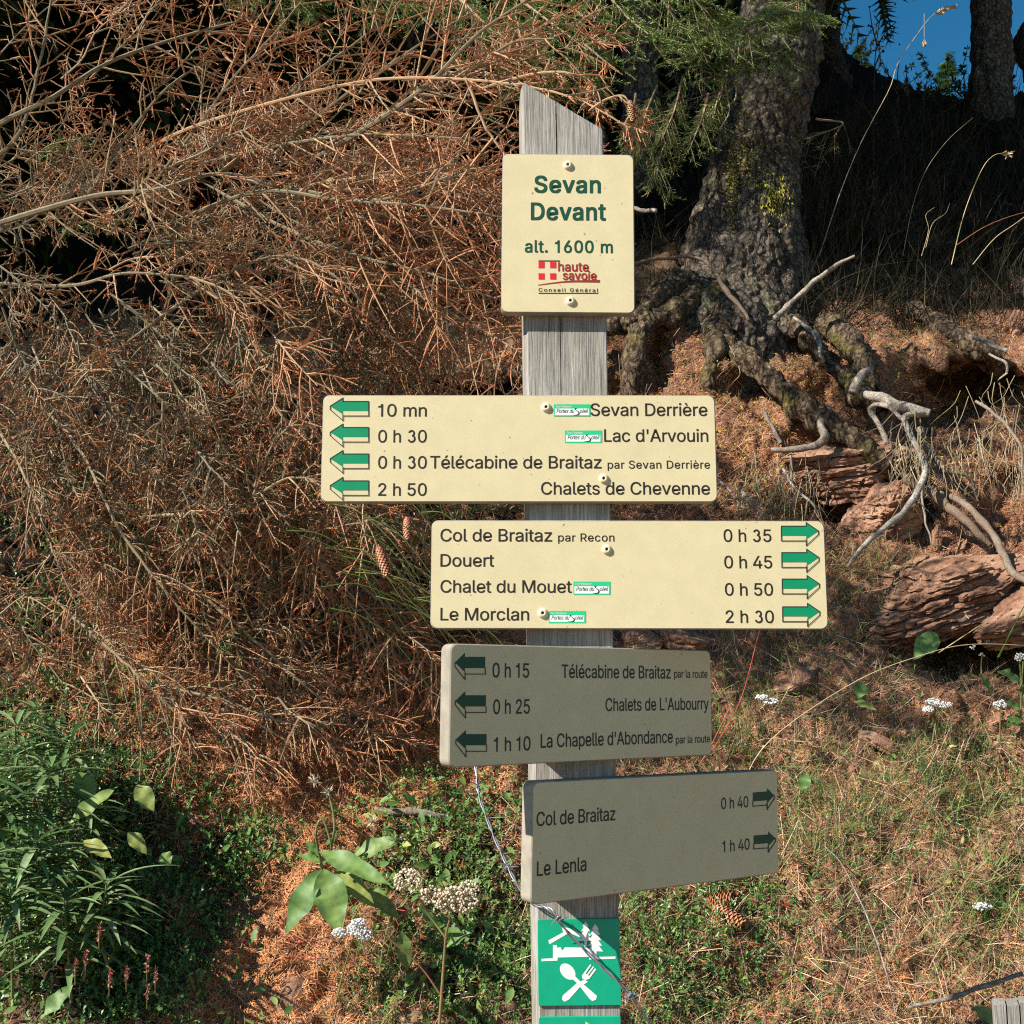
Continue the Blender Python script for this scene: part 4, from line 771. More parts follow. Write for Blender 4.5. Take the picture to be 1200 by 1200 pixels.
# crumbs of soil and small chips of stone
mb = MB()
oct_ = (np.array([(1, 0, 0), (-1, 0, 0), (0, .8, 0), (0, -.8, 0), (0, 0, .6), (0, 0, -.6)]), [(0, 2, 4), (2, 1, 4), (1, 3, 4), (3, 0, 4), (2, 0, 5), (1, 2, 5), (3, 1, 5), (0, 3, 5)], None)
px, py = sample(14000, 560, 1260, 350, 1260); lay(mb, oct_, px, py, rng.gamma(2., .0016, len(px)) + .001, 0, None, .002, .6)
px, py = sample(1500, 150, 600, 780, 1260); lay(mb, oct_, px, py, rng.gamma(2., .0014, len(px)) + .001, 0, None, .002, .6)
tag(mb.build('soil_crumbs', M['rock']), 'loose crumbs of red soil and stone', 'soil', kind='stuff')
# ---------------------------------------------------------------- fallen dead spruce boughs, left
FLOW = np.array([(50, 100, .7, -.7), (300, 60, .7, -.7), (550, 60, .95, -.25), (100, 250, .6, -.5), (300, 240, .85, -.35), (520, 260, .95, .2), (60, 400, .35, .9), (260, 400, .6, .75),
                 (500, 380, .75, .5), (60, 620, .33, .94), (230, 640, .5, .85), (420, 620, .6, .78), (300, 800, .78, .6), (520, 760, .85, .5), (60, 760, .5, .85), (350, 500, .7, .6)])
def flow(x, y):
    d2 = (FLOW[:, 0] - x) ** 2 + (FLOW[:, 1] - y) ** 2 + 400; wt = 1 / d2 ** 1.5; v = (FLOW[:, 2:] * wt[:, None]).sum(0); return v / np.linalg.norm(v)
def bough(axis, r0, tw, nd, st, spacing=.022, maxlen=.26, plane=None, age=0., clusters=.25, sag=.3):
    """side twigs and their shoots along a main axis (K,3 world points); adds to the meshes tw / nd / st"""
    L = np.concatenate([[0], np.cumsum(np.linalg.norm(np.diff(axis, axis=0), axis=1))]); tot = L[-1]
    n_ = max(4, int(tot / spacing)); s_ = np.sort(rng.uniform(.04 * tot, tot, n_)); t = s_ / tot
    P = np.stack([np.interp(s_, L, axis[:, k]) for k in range(3)], -1); T = unit(np.stack([np.interp(s_, L, np.gradient(axis[:, k])) for k in range(3)], -1))
    if plane is None: plane = unit(np.array([rng.normal() * .35, -1, rng.normal() * .35]))
    side = np.where(np.arange(n_) % 2, 1, -1)[:, None]; B = unit(np.cross(T, plane)) * side
    ang = R(48) + rng.normal(size=n_) * .2
    d = unit(T * np.cos(ang)[:, None] + B * np.sin(ang)[:, None] + rng.normal(size=(n_, 3)) * .16)
    ln = maxlen * (.25 + .75 * np.sin(np.pi * np.clip(.25 + .72 * (1 - t), 0, 1)) ) * rng.uniform(.35, 1.1, n_)
    K = 5; u = np.linspace(0, 1, K)[None, :, None]; bend = (T * .35 + rng.normal(size=(n_, 3)) * .22 + np.array([0, 0, -sag]))[:, None]
    Q = P[:, None] + d[:, None] * u * ln[:, None, None] + bend * (u ** 2) * ln[:, None, None] * .6
    rr = (.0014 + .0014 * (ln / maxlen))[:, None] * (1 - .62 * u[..., 0])
    tint = np.clip(.25 + .5 * t + rng.normal(size=n_) * .15 + age, 0, 1)
    tw.tubes(Q, rr, 4, 0, tint)
    lines = [(Q, tint, ln)]
    # shoots of the second order
    m_ = 5; idx = np.repeat(np.arange(n_), m_); keep = rng.random(len(idx)) < np.clip(ln[idx] / maxlen * 1.1, 0, .95); idx = idx[keep]; f = rng.uniform(.15, .95, len(idx))
    k0 = np.minimum((f * (K - 1)).astype(int), K - 2); g = (f * (K - 1) - k0)[:, None]; P2 = Q[idx, k0] * (1 - g) + Q[idx, k0 + 1] * g
    T2 = unit(Q[idx, k0 + 1] - Q[idx, k0]); B2_ = unit(np.cross(T2, plane)) * np.where(rng.random(len(idx)) < .5, 1, -1)[:, None]
    an = R(50) + rng.normal(size=len(idx)) * .25; d2 = unit(T2 * np.cos(an)[:, None] + B2_ * np.sin(an)[:, None] + rng.normal(size=(len(idx), 3)) * .2)
    l2 = ln[idx] * rng.uniform(.18, .5, len(idx)) * (1.1 - .6 * f) + .012
    u4 = np.linspace(0, 1, 4)[None, :, None]; Q2 = P2[:, None] + d2[:, None] * u4 * l2[:, None, None] + (T2 * .5 + rng.normal(size=(len(idx), 3)) * .3 + np.array([0, 0, -.2]))[:, None] * u4 ** 2 * l2[:, None, None] * .4
    t2 = np.clip(tint[idx] + .15 + rng.normal(size=len(idx)) * .12, 0, 1)
    tw.tubes(Q2, np.array([.00145, .0013, .0012, .0009])[None] * rng.uniform(.8, 1.25, len(idx))[:, None], 3, 0, t2)
    # pegs where needles were, and dead needles hanging in clusters
    for Qx, tx, lx, cnt in ((Q, tint, ln, 420), (Q2, t2, l2, 420)):
        nn = np.maximum((lx * cnt * (.6 + 1.3 * (age < 0))).astype(int), 0); ii = np.repeat(np.arange(len(Qx)), nn); f = rng.random(len(ii)); kk = Qx.shape[1] - 1
        k0 = np.minimum((f * kk).astype(int), kk - 1); g = (f * kk - k0)[:, None]; p = Qx[ii, k0] * (1 - g) + Qx[ii, k0 + 1] * g; tt = unit(Qx[ii, k0 + 1] - Qx[ii, k0])
        dd = unit(rng.normal(size=(len(ii), 3)) + tt * .5)
        st.inst(needle_t(.30), frames(dd, tt, 1) * rng.uniform(.003, .0065, len(ii))[:, None, None], p, 1, np.clip(tx[ii] + rng.normal(size=len(ii)) * .2, 0, 1))
        tips = np.where(rng.random(len(Qx)) < clusters)[0]
        if len(tips):
            c = 9; ii = np.repeat(tips, c); f = rng.uniform(.72, 1, len(ii)); k0 = np.minimum((f * kk).astype(int), kk - 1); g = (f * kk - k0)[:, None]; p = Qx[ii, k0] * (1 - g) + Qx[ii, k0 + 1] * g; tt = unit(Qx[ii, k0 + 1] - Qx[ii, k0])
            dd = unit(rng.normal(size=(len(ii), 3)) * .6 + tt * .8 + np.array([0, 0, -.5]))
            nd.inst(needle_t(.16), frames(dd, tt, 1) * rng.uniform(.007, .014, len(ii))[:, None, None], p, 2, rng.random(len(ii)))
            nd.inst(tiny_t(.7), frames(tt, np.roll(tt, 1, 1) + .01, 1)[::c] * .0075, p[::c], 2, np.full(len(tips), .95))

def wpath(pts, n_=24):
    """smooth line through (px, py, distance) points"""
    Q = np.array([at(x, y, Y) for x, y, Y in pts]); return spline(Q, n_)
SPMATS = [M['twig'], M['stub'], M['dead_needle']]
ds = empty('fallen_dead_spruce', gpt(-40, 700)[0][0], 'tangled heap of dead spruce boughs with reddish twigs, filling the left side of the bank', 'dead spruce')
MAIN = [  # px, py, distance
    [(-60, 190, 2.6), (0, 145, 2.55), (60, 115, 2.5), (130, 72, 2.5), (230, 38, 2.5), (350, 8, 2.55)],
    [(-40, 210, 2.7), (20, 160, 2.65), (45, 80, 2.6), (65, -30, 2.6)],
    [(60, 300, 2.7), (110, 215, 2.6), (160, 145, 2.55), (200, 100, 2.5), (255, 70, 2.5), (330, 78, 2.5)],
    [(-30, 270, 2.6), (60, 243, 2.5), (120, 228, 2.45), (185, 222, 2.4), (250, 204, 2.4), (310, 215, 2.4), (380, 268, 2.45)],
    [(180, 215, 2.6), (230, 150, 2.5), (275, 90, 2.45), (330, 30, 2.4), (370, -20, 2.4)],
    [(250, 220, 2.6), (300, 160, 2.5), (350, 100, 2.4), (430, 40, 2.35), (480, -10, 2.35)],
    [(300, 200, 2.5), (380, 130, 2.4), (450, 80, 2.3), (510, 40, 2.25), (560, 10, 2.25)],
    [(120, 215, 2.8), (200, 160, 2.55), (320, 120, 2.35), (430, 95, 2.25), (520, 92, 2.15), (610, 100, 2.05), (680, 118, 1.98), (738, 150, 1.95)],
    [(360, 190, 2.4), (430, 150, 2.3), (500, 100, 2.2), (560, 40, 2.15), (625, -5, 2.1)],
    [(380, 170, 2.4), (450, 140, 2.3), (540, 90, 2.2), (600, 50, 2.1), (650, 45, 2.05)],
    [(240, 190, 2.5), (330, 170, 2.4), (420, 158, 2.3), (500, 160, 2.25), (545, 162, 2.2)],
    [(180, 270, 2.5), (300, 225, 2.4), (400, 235, 2.3), (480, 240, 2.2), (560, 250, 2.15), (590, 255, 2.15)],
    [(270, 208, 2.5), (350, 222, 2.4), (440, 235, 2.3), (530, 205, 2.2), (560, 195, 2.2)],
    [(240, 215, 2.5), (340, 270, 2.4), (420, 300, 2.35), (500, 320, 2.3), (580, 350, 2.3)],
    [(545, 90, 2.1), (570, 150, 2.1), (590, 180, 2.1), (600, 215, 2.1)],
    [(560, 105, 2.1), (620, 88, 2.05), (660, 85, 2.0), (690, 95, 2.0), (705, 125, 2.0)],
    [(690, 130, 1.97), (712, 116, 1.96), (733, 114, 1.95), (738, 140, 1.95)],
    [(470, 95, 2.3), (560, 80, 2.2), (640, 40, 2.15)],
    [(150, 400, 2.6), (250, 330, 2.5), (330, 300, 2.4), (400, 330, 2.35), (460, 400, 2.4)],
    [(-30, 330, 2.7), (80, 335, 2.6), (150, 320, 2.5), (260, 330, 2.45), (330, 345, 2.45)],
    [(-20, 470, 2.5), (30, 560, 2.4), (60, 640, 2.35), (95, 720, 2.35)],
    [(20, 450, 2.5), (90, 520, 2.4), (140, 620, 2.35), (200, 700, 2.35), (280, 790, 2.4), (350, 880, 2.45)],
    [(110, 400, 2.5), (170, 500, 2.4), (210, 580, 2.35), (260, 660, 2.35), (300, 740, 2.4)],
    [(180, 390, 2.5), (230, 480, 2.4), (290, 560, 2.35), (370, 650, 2.35), (430, 740, 2.4), (470, 800, 2.45)],
    [(170, 605, 2.3), (240, 600, 2.25), (290, 590, 2.25), (320, 520, 2.2), (365, 480, 2.15)],
    [(230, 595, 2.3), (290, 585, 2.25), (340, 560, 2.2), (390, 570, 2.2), (430, 590, 2.2)],
    [(250, 330, 2.5), (310, 420, 2.4), (350, 470, 2.3), (380, 520, 2.25), (420, 600, 2.3)],
    [(330, 310, 2.45), (400, 350, 2.4), (440, 400, 2.35), (500, 470, 2.35)],
    [(400, 320, 2.4), (470, 360, 2.35), (520, 420, 2.35), (545, 450, 2.4)],
    [(60, 700, 2.4), (150, 780, 2.35), (200, 830, 2.35), (250, 870, 2.4)],
    [(230, 690, 2.4), (320, 770, 2.4), (400, 840, 2.45), (450, 880, 2.5)],
    [(170, 800, 2.4), (260, 820, 2.38), (330, 845, 2.4), (420, 850, 2.45)],
    [(360, 640, 2.4), (430, 690, 2.4), (480, 740, 2.45), (520, 800, 2.5)],
    [(380, 640, 2.35), (420, 600, 2.3), (440, 620, 2.28), (452, 660, 2.28)],
]
for k_, pts in enumerate(MAIN):
    if k_ >= 20: pts = [(x, y, Y + .30) for x, y, Y in pts]
    ax = wpath(pts, 30); Ln = np.linalg.norm(np.diff(ax, axis=0), axis=1).sum()
    r0 = .0058 + .0040 * min(1, Ln / .8); up_ = k_ < 20
    tw = MB(); r0 *= .5 if k_ in (7, 14, 15, 16, 17) else (.80 if k_ in (0, 1, 3, 7, 8) else .52); rad = r0 * (1 - .7 * np.linspace(0, 1, 30)) * np.clip(np.linspace(.35, 8, 30), 0, 1); mbx = MB(); jit = fbm(ax, 60, 2, k_)[:, None] * .0015
    mbx.tubes(ax + jit, rad, 6, 0, .10 + (.5 if k_ in (7, 14, 15, 16) else 0) + (.25 if k_ >= 20 else 0))
    br = mbx.build('branch', SPMATS, ds)
    bough(ax, r0, tw, tw, tw, .028 if up_ else .018, (.09 if k_ in (7, 15, 16, 17) else .20) if up_ else .17, age=.1 if up_ else -.02, clusters=.35 if up_ else .8, sag=.12 if up_ else .4)
    o = tw.build('twigs', SPMATS, br, origin=np.array(ds.location)); o.location = (0, 0, 0); o['kind'] = 'stuff'
# the thick tangle between and behind the main boughs
def auto(n_, x0, x1, y0, y1, Ya, Yb, ln, age, cl, hole=None, sp=.018, ml=.14):
    tw = MB()
    for _ in range(n_):
        for _try in range(20):
            x, y = rng.uniform(x0, x1), rng.uniform(y0, y1)
            if (hole is None or rng.random() > hole(x, y)) and (float(fbm(np.array([x, y, 0.]), .011, 2, 44)) > -.12 or rng.random() < .2): break
        L_ = rng.uniform(.5, 1.2) * ln; pts = []; Y = rng.uniform(Ya, Yb)
        gY = float(depthmap(x, min(max(y, 380), 1100))); Y = min(Y, gY - .12)
        cx, cy = x, y; curl = rng.normal() * .25
        for s_ in range(6):
            pts.append((cx, cy, Y + rng.normal() * .02)); d = flow(cx, cy); a = curl * s_ / 3 + rng.normal() * .12; d = np.array([d[0] * math.cos(a) - d[1] * math.sin(a), d[0] * math.sin(a) + d[1] * math.cos(a)]); cx += d[0] * L_ / 5; cy += d[1] * L_ / 5; Y += rng.normal() * .03
        ax = wpath(pts, 14); tw.tubes(ax, np.linspace(.0030, .0012, 14), 5, 0, np.clip(.2 + rng.normal() * .15 + age, 0, 1))
        bough(ax, .003, tw, tw, tw, sp, ml, age=age, clusters=cl, sag=.3)
    o = tw.build('twigs', SPMATS, ds); o['kind'] = 'stuff'; return o
hole = lambda x, y: max(float(blob(x, y, [(120, 150, 50, 40), (400, 30, 60, 25), (560, 210, 40, 60), (480, 445, 120, 22), (30, 40, 40, 50), (600, 60, 90, 60), (330, 560, 45, 30), (60, 700, 50, 35), (300, 470, 50, 30), (200, 560, 30, 45), (260, 720, 30, 30), (110, 480, 40, 25)])), 0) * 1.1
auto(24, -60, 520, 20, 300, 2.6, 3.2, 220, .08, .3, hole)
auto(30, 100, 520, 160, 330, 2.35, 2.8, 180, .12, .35, hole)
auto(84, -60, 420, 240, 520, 2.5, 3.0, 190, -.22, .3, hole, .018, .11)
auto(52, -60, 400, 430, 700, 2.7, 3.15, 190, -.05, .7, hole, .018, .11)
auto(26, -60, 220, 340, 470, 2.6, 3.1, 150, -.14, .3, None, .018, .12)
auto(34, 330, 600, 300, 400, 2.8, 3.6, 130, .05, .4, hole)
auto(13, 350, 600, 480, 760, 2.6, 3.0, 150, .03, .5)
auto(12, 60, 420, 740, 830, 2.7, 2.85, 140, .05, .6)

# hanging and lying cones
def cone_mesh(tip, base, wd, open_=.25, n_=110, tint=.4):
    """spruce cone from base to tip with overlapping scales"""
    base, tip = np.asarray(base, float), np.asarray(tip, float); ax = tip - base; L_ = np.linalg.norm(ax); a = ax / L_
    e1 = unit(np.cross(a, np.array([.3, .2, 1.]))); e2 = np.cross(a, e1); mb = MB()
    t = np.linspace(0, 1, 9); prof = wd / 2 * .72 * np.sin(np.pi * (.12 + .82 * t)) ** .6
    mb.tubes(base + a * (t * L_)[:, None], prof, 8, 0, .05)
    k = np.arange(n_); tt = .02 + .93 * k / n_; th = k * 2.39996; rr = wd / 2 * np.sin(np.pi * (.12 + .80 * tt)) ** .6
    rad = e1 * np.cos(th)[:, None] + e2 * np.sin(th)[:, None]; p = base + a * (tt * L_)[:, None] + rad * (rr * .62)[:, None]
    d = unit(a + rad * (.35 + open_)); sc = np.array([(0, -.34, 0), (0, .34, 0), (.6, .46, .06), (1, .12, .02), (1, -.12, .02), (.6, -.46, .06), (.55, 0, .16)])
    tm = (sc, [(0, 6, 1), (1, 6, 2), (2, 6, 3), (3, 6, 4), (4, 6, 5), (5, 6, 0)], None)
    s_ = unit(np.cross(rad, d)); N2 = np.cross(d, s_); Mx = np.stack([d, s_, N2], -1) * (L_ * .13 * np.ones(n_))[:, None, None]; Mx[:, :, 1] *= wd / L_ * 2.6
    v = np.einsum('nij,kj->nki', Mx, sc) + p[:, None]; tn = np.broadcast_to(np.array([.15, .15, .6, 1, 1, .6, .5]) * .8 + tint - .3, (n_, 7))
    off = (np.arange(n_) * 7)[:, None, None]; mb.add(v.reshape(-1, 3), tris=(np.array(tm[1])[None] + off).reshape(-1, 3), a=np.clip(tn.ravel(), 0, 1)); return mb
def cone(p0, p1, wd, label, op=.25, group=None, tint=.4):
    mb = cone_mesh(p1, p0, wd, op, tint=tint); o = mb.build('spruce_cone', M['cone'], None, origin=np.asarray(p0)); return tag(o, label, 'cone', group)
cone(at(443, 640, 2.26), at(454, 674, 2.26), .024, 'brown spruce cone hanging from a dead twig left of the second cream board')
cone(at(477, 606, 2.5), at(478, 632, 2.5), .026, 'pale brown spruce cone hanging just below the upper cream board')
cone(at(738, 118, 1.95), at(741, 143, 1.95), .016, 'small cone hanging from the red twig right of the post top', tint=.5)
cone(at(691, 98, 2.0), at(690, 128, 2.0), .016, 'cone hanging on the dead bough above the slanted post top', tint=.5)
P_, N_ = gpt([818, 862], [1053, 1082]); cone(P_[0] + N_[0] * .036, P_[1] + N_[1] * .036, .046, 'large red-brown spruce cone lying right of the lowest board', .5, tint=.35)
P_, N_ = gpt([843, 868], [1084, 1108]); cone(P_[0] + N_[0] * .032, P_[1] + N_[1] * .032, .042, 'smaller spruce cone lying just below the large one', .5, tint=.42)
cone(at(498, 54, 2.4), at(496, 84, 2.4), .02, 'cone on a dead twig high up between the boughs', tint=.5) if False else None
# ---------------------------------------------------------------- rocks
def rock(c, dims, axis, label, seed, layers=7, nu=150, nv=90, cuts=16, rough=.03, name='rock', group=None, step=.13):
    """layered sandstone: convex cut block with recessed bedding joints. axis = (long direction, bedding normal)"""
    r_ = np.random.default_rng(seed); th = np.linspace(0, 2 * math.pi, nu, endpoint=False); ph = np.linspace(.001, math.pi - .001, nv)
    D = np.stack([np.sin(ph)[:, None] * np.cos(th), np.sin(ph)[:, None] * np.sin(th), np.cos(ph)[:, None] + 0 * th], -1)
    nr = unit(np.concatenate([r_.normal(size=(cuts, 3)), [[0, 0, 1], [0, 0, -1], [0, -1, .1], [0, 1, 0]]])); dd = np.concatenate([r_.uniform(.62, 1., cuts), [.8, .8, .75, .8]])
    q = D @ nr.T; rad = np.min(np.where(q > .08, dd / np.maximum(q, .08), 9), -1); P = D * np.minimum(rad, 1.5)[..., None]
    wob = fbm(P, 1.1, 2, seed) * .045 + fbm(P, 7, 3, seed + 11) * .018; l = (P[..., 2] + wob) * layers / 1.6; fl = np.floor(l); fr = l - fl
    hs = _hash(fl.astype(np.int64) + 50, fl.astype(np.int64) * 0 + seed, (np.floor((th + .9 * np.sin(7 * fl + seed)) / .85).astype(np.int64) + 0 * fl.astype(np.int64)), seed)
    hs2 = _hash(fl.astype(np.int64) + 50, fl.astype(np.int64) * 0, fl.astype(np.int64) * 0, seed + 1)
    k = 1 - step * (.45 * hs + .55 * hs2) - step * .8 * np.exp(-(np.minimum(fr, 1 - fr) / .09) ** 2)
    P[..., 0] *= k; P[..., 1] *= k
    P[..., 2] += .04 * np.round(fbm(P, 2.5, 2, seed + 8) * 5) / 5
    cr_ = np.abs(vnoise(P * np.array([1.6, 1.6, .35]), 3.2, seed + 21)); k2 = 1 - .10 * np.exp(-(cr_ / .05) ** 2); P[..., 0] *= k2; P[..., 1] *= k2
    P += D * (fbm(P, 4, 4, seed + 3) * rough * 1.3 + np.abs(fbm(P * np.array([1, 1, 3]), 6, 4, seed + 5)) * -rough * 2.6 + np.round(fbm(P, 5, 2, seed + 6) * 4) / 4 * rough * 1.3)[..., None]
    u_, n_ = unit(np.asarray(axis[0], float)), unit(np.asarray(axis[1], float)); v_ = np.cross(n_, u_); n_ = np.cross(u_, v_)
    Wp = P[..., 0:1] * u_ * dims[0] + P[..., 1:2] * v_ * dims[1] + P[..., 2:3] * n_ * dims[2] + np.asarray(c)
    i = np.arange(nv - 1)[:, None] * nu; j = np.arange(nu)[None]; j2 = (j + 1) % nu
    mb = MB(); mb.add(Wp.reshape(-1, 3), quads=np.stack([i + j, i + nu + j, i + nu + j2, i + j2], -1).reshape(-1, 4))
    o = mb.build(name, M['rock'], None, origin=np.asarray(c)); return tag(o, label, 'rock', group)
tl = lambda a, y=0: (math.cos(R(a)), y, math.sin(R(a)))
nl = lambda a, y=-.5: (-math.sin(R(a)), y, math.cos(R(a)))
rock(at(1092, 702, 3.22), (.40, .25, .145), (tl(17, .05), nl(17, -.35)), 'long red sandstone rock with many thin tilted layers, right of the cream boards', 3, 9, 220, 130, step=.22)
rock(at(990, 548, 3.62), (.265, .19, .11), (tl(12), nl(12, -.45)), 'flat sandstone slab just below the big mossy root', 11, 5, step=.16)
rock(at(1000, 590, 3.72), (.15, .12, .05), (tl(25), nl(25, -.1)), 'shaded thin slab tucked under the sandstone slab below the root', 12, 4)
rock(at(1032, 608, 3.52), (.15, .15, .14), (tl(15), nl(15, -.5)), 'blocky cracked sandstone rock behind the long pale root', 21, 6, cuts=22, step=.13)
rock(at(1215, 716, 3.05), (.23, .15, .08), (tl(22), nl(22, -.4)), 'sandstone slab cut off by the right edge of the picture', 31, 4)
rock(at(1099, 630, 3.42), (.025, .025, .052), (tl(0), nl(-8, -.2)), 'small upright pointed stone above the long layered rock', 41, 3, 60, 40)
rock(at(1136, 638, 3.42), (.045, .04, .014), (tl(5), nl(5)), 'little flat stone on the soil right of the small upright stone', 42, 2, 60, 40)
rock(at(790, 752, 3.05), (.10, .10, .05), (tl(-8), nl(-8)), 'pale flat stone showing between the cream and the shaded board, right of the post', 51, 3, 100, 60)
rock(at(746, 748, 3.0), (.055, .06, .04), (tl(15), nl(15)), 'small rounded stone against the post above the shaded board', 52, 3, 80, 50)
rock(at(1190, 385, 4.2), (.03, .04, .09), (tl(5), nl(5)), 'small stack of red stone in the shade at the right edge', 61, 4, 80, 50)
rock(at(935, 795, 2.98), (.075, .05, .022), (tl(30), nl(30, -.8)), 'flat brown stone half buried in the dry grass right of the shaded board', 62, 3, 80, 50)
rock(at(1030, 868, 2.82), (.06, .04, .016), (tl(-25), nl(-25, -.8)), 'thin brown stone flake lying in dry grass at right', 63, 2, 60, 40)
pp, nn_ = gpt(355, 1172); rock(pp[0] - nn_[0] * .022, (.075, .075, .03), (tl(0, .9), nn_[0]), 'smooth patch-like red stone in the orange needles at lower left', 71, 2, 100, 60, rough=.015)
pp, nn_ = gpt(925, 975); 

# ---------------------------------------------------------------- trees
def trunk_mesh(path, radii, lobes=None, nseg=220, sides=120, disp=.012, seed=0, name='trunk', mat='bark', parent=None, sq=None):
    ax = spline(np.asarray(path, float), nseg); rr = np.interp(np.linspace(0, 1, nseg), np.linspace(0, 1, len(radii)), radii)
    T = unit(np.gradient(ax, axis=0)); A = unit(np.cross(T, np.array([0, 1, .02]))); B = np.cross(T, A)
    th = np.linspace(0, 2 * math.pi, sides, endpoint=False); r = rr[:, None] * np.ones(sides)
    if lobes is not None:
        t = np.linspace(0, 1, nseg)[:, None]
        for a, am, wd, e in lobes: r = r + am * np.exp(-((np.angle(np.exp(1j * (th - a)))) / wd) ** 2) * (1 - t) ** e
    P = ax[:, None] + r[..., None] * (np.cos(th)[:, None] * A[:, None] + np.sin(th)[:, None] * B[:, None])
    Nr = unit(P - ax[:, None]); 
    cell = np.abs(fbm(P * np.array([1, 1, .55]), 16, 3, seed + 2)); P = P + Nr * (fbm(P, 5, 3, seed) * disp * 1.6 + (cell - .3) * disp * 1.8 + fbm(P, 45, 2, seed + 6) * disp * .35)[..., None]
    i = np.arange(nseg - 1)[:, None] * sides; j = np.arange(sides)[None]; j2 = (j + 1) % sides
    mb = MB(); mb.add(P.reshape(-1, 3), quads=np.stack([i + j, i + j2, i + sides + j2, i + sides + j], -1).reshape(-1, 4)); return mb.build(name, M[mat], parent)
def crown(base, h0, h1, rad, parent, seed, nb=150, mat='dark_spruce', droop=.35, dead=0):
    """drooping whorls of flat needle sprays"""
    g = np.random.default_rng(seed); mb = MB(); base = np.asarray(base, float)
    hs = h0 + (h1 - h0) * np.sort(g.random(nb)); th = g.uniform(0, 2 * math.pi, nb); L_ = rad * (1 - (hs - h0) / (h1 - h0)) ** .8 * g.uniform(.6, 1.1, nb) + .15
    u = np.linspace(0, 1, 7); out = np.stack([np.cos(th), np.sin(th), 0 * th], -1)
    Q = (base + np.array([0, 0, 1.]) * hs[:, None])[:, None] + out[:, None] * (u * 1.0)[None, :, None] * L_[:, None, None]; Q[..., 2] -= droop * L_[:, None] * u[None] ** 1.3 - .12 * L_[:, None] * u[None] ** 4
    Q += g.normal(size=Q.shape) * .03 * u[None, :, None]
    mb.tubes(Q, .018 * (1 - .8 * u)[None] * (L_[:, None] / rad + .3), 4, 1, .3)
    m_ = 34; ii = np.repeat(np.arange(nb), m_); f = g.uniform(.12, 1, len(ii)); k0 = np.minimum((f * 6).astype(int), 5); gg = (f * 6 - k0)[:, None]
    p = Q[ii, k0] * (1 - gg) + Q[ii, k0 + 1] * gg; t = unit(Q[ii, k0 + 1] - Q[ii, k0]); sd = unit(np.cross(t, np.array([0, 0, 1.]))) * g.choice([-1, 1], len(ii))[:, None]
    d = unit(t * .6 + sd + np.array([0, 0, -.45]) * g.random(len(ii))[:, None] + g.normal(size=(len(ii), 3)) * .2); l = L_[ii] * .42 * (1.1 - f) + .14
    v, tr = [(0, 0, 0)], []
    sp_ = [(0, -.02, 0), (0, .02, 0), (1, 0, -.22)]; tr = [(0, 1, 2)]; v = sp_[:]
    for q in range(7):
        x = .06 + .12 * q; ln_ = .20 * (1 - .6 * x)
        for s_ in (-1, 1): b0 = len(v); z = -.22 * x * x; v += [(x, 0, z), (x + .07, 0, z), (x + .13, s_ * ln_, z - .05)]; tr.append((b0, b0 + 1, b0 + 2))
    mb.inst((np.array(v), tr, None), frames(d, np.array([0, 0, 1.]) + g.normal(size=(len(ii), 3)) * .3, 1) * l[:, None, None], p, 0, g.random(len(ii)))
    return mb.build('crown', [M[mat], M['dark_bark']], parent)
big = at(868, 345, 4.42); 
bt = empty('spruce_tree', big, 'large lichen-spotted spruce trunk with spreading roots on the bank right of the post', 'tree')
tp_ = [at(842, 500, 4.3), at(850, 420, 4.32), at(862, 350, 4.38), at(874, 270, 4.42), at(889, 180, 4.45), at(905, 90, 4.48), at(921, 0, 4.5), at(945, -200, 4.55), at(985, -600, 4.6)]
main_trunk = trunk_mesh(tp_, [.30, .34, .26, .215, .18, .172, .168, .16, .15], [(R(180) , .05, .5, 2), (R(250), .12, .6, 3), (R(310), .05, .45, 3)], 420, 260, .016, 4, parent=bt)
top = tp_[-1]
trunk_mesh([top, top + np.array([.4, .1, 4]), top + np.array([.7, .1, 11])], [.15, .11, .02], None, 60, 30, .008, 5, 'trunk', 'dark_bark', bt)
crown(top + np.array([.1, 0, 0]), .2, 11, 2.2, bt, 3, 150)
def root(pts, radii, name='root', mat='root_bark', disp=.010, seed=0, parent=None, sides=40, nseg=90, tintv=None):
    ax = np.array([at(*p) for p in pts]) if len(pts[0]) == 3 and abs(pts[0][0]) > 5 else np.array(pts)
    if tintv is None: return trunk_mesh(ax, [r_ * .72 for r_ in radii], None, nseg, sides, disp, seed, name, mat, parent)
    radii = [r_ * .8 for r_ in radii]; P_ = spline(ax, nseg); P_ = P_ + np.stack([fbm(P_, 14, 2, seed), fbm(P_, 14, 2, seed + 9), fbm(P_, 14, 2, seed + 5)], -1) * .006; rr = np.interp(np.linspace(0, 1, nseg), np.linspace(0, 1, len(radii)), radii) * (1 + .18 * fbm(P_, 25, 3, seed))
    mb = MB(); mb.tubes(P_, rr, 10, 0, tintv, cap=True); return mb.build(name, M[mat], parent, smooth=True)
root([(800, 330, 4.2), (770, 350, 4.05), (748, 390, 3.92), (742, 440, 3.86), (738, 470, 3.9)], [.09, .07, .055, .042, .03], seed=1, parent=bt, disp=.012)
root([(830, 340, 4.2), (780, 372, 4.0), (715, 382, 3.95), (660, 392, 3.98), (610, 400, 4.0)], [.08, .06, .045, .035, .02], seed=2, parent=bt, disp=.012)
root([(830, 350, 4.2), (850, 400, 3.98), (900, 440, 3.76), (950, 485, 3.6), (1000, 515, 3.52), (1060, 560, 3.5)], [.11, .08, .066, .055, .038, .012], seed=3, parent=bt, disp=.013)
root([(905, 380, 4.15), (940, 390, 4.0), (975, 430, 3.8), (1010, 460, 3.68), (1040, 480, 3.62)], [.07, .05, .045, .04, .03], seed=4, parent=bt, disp=.014)
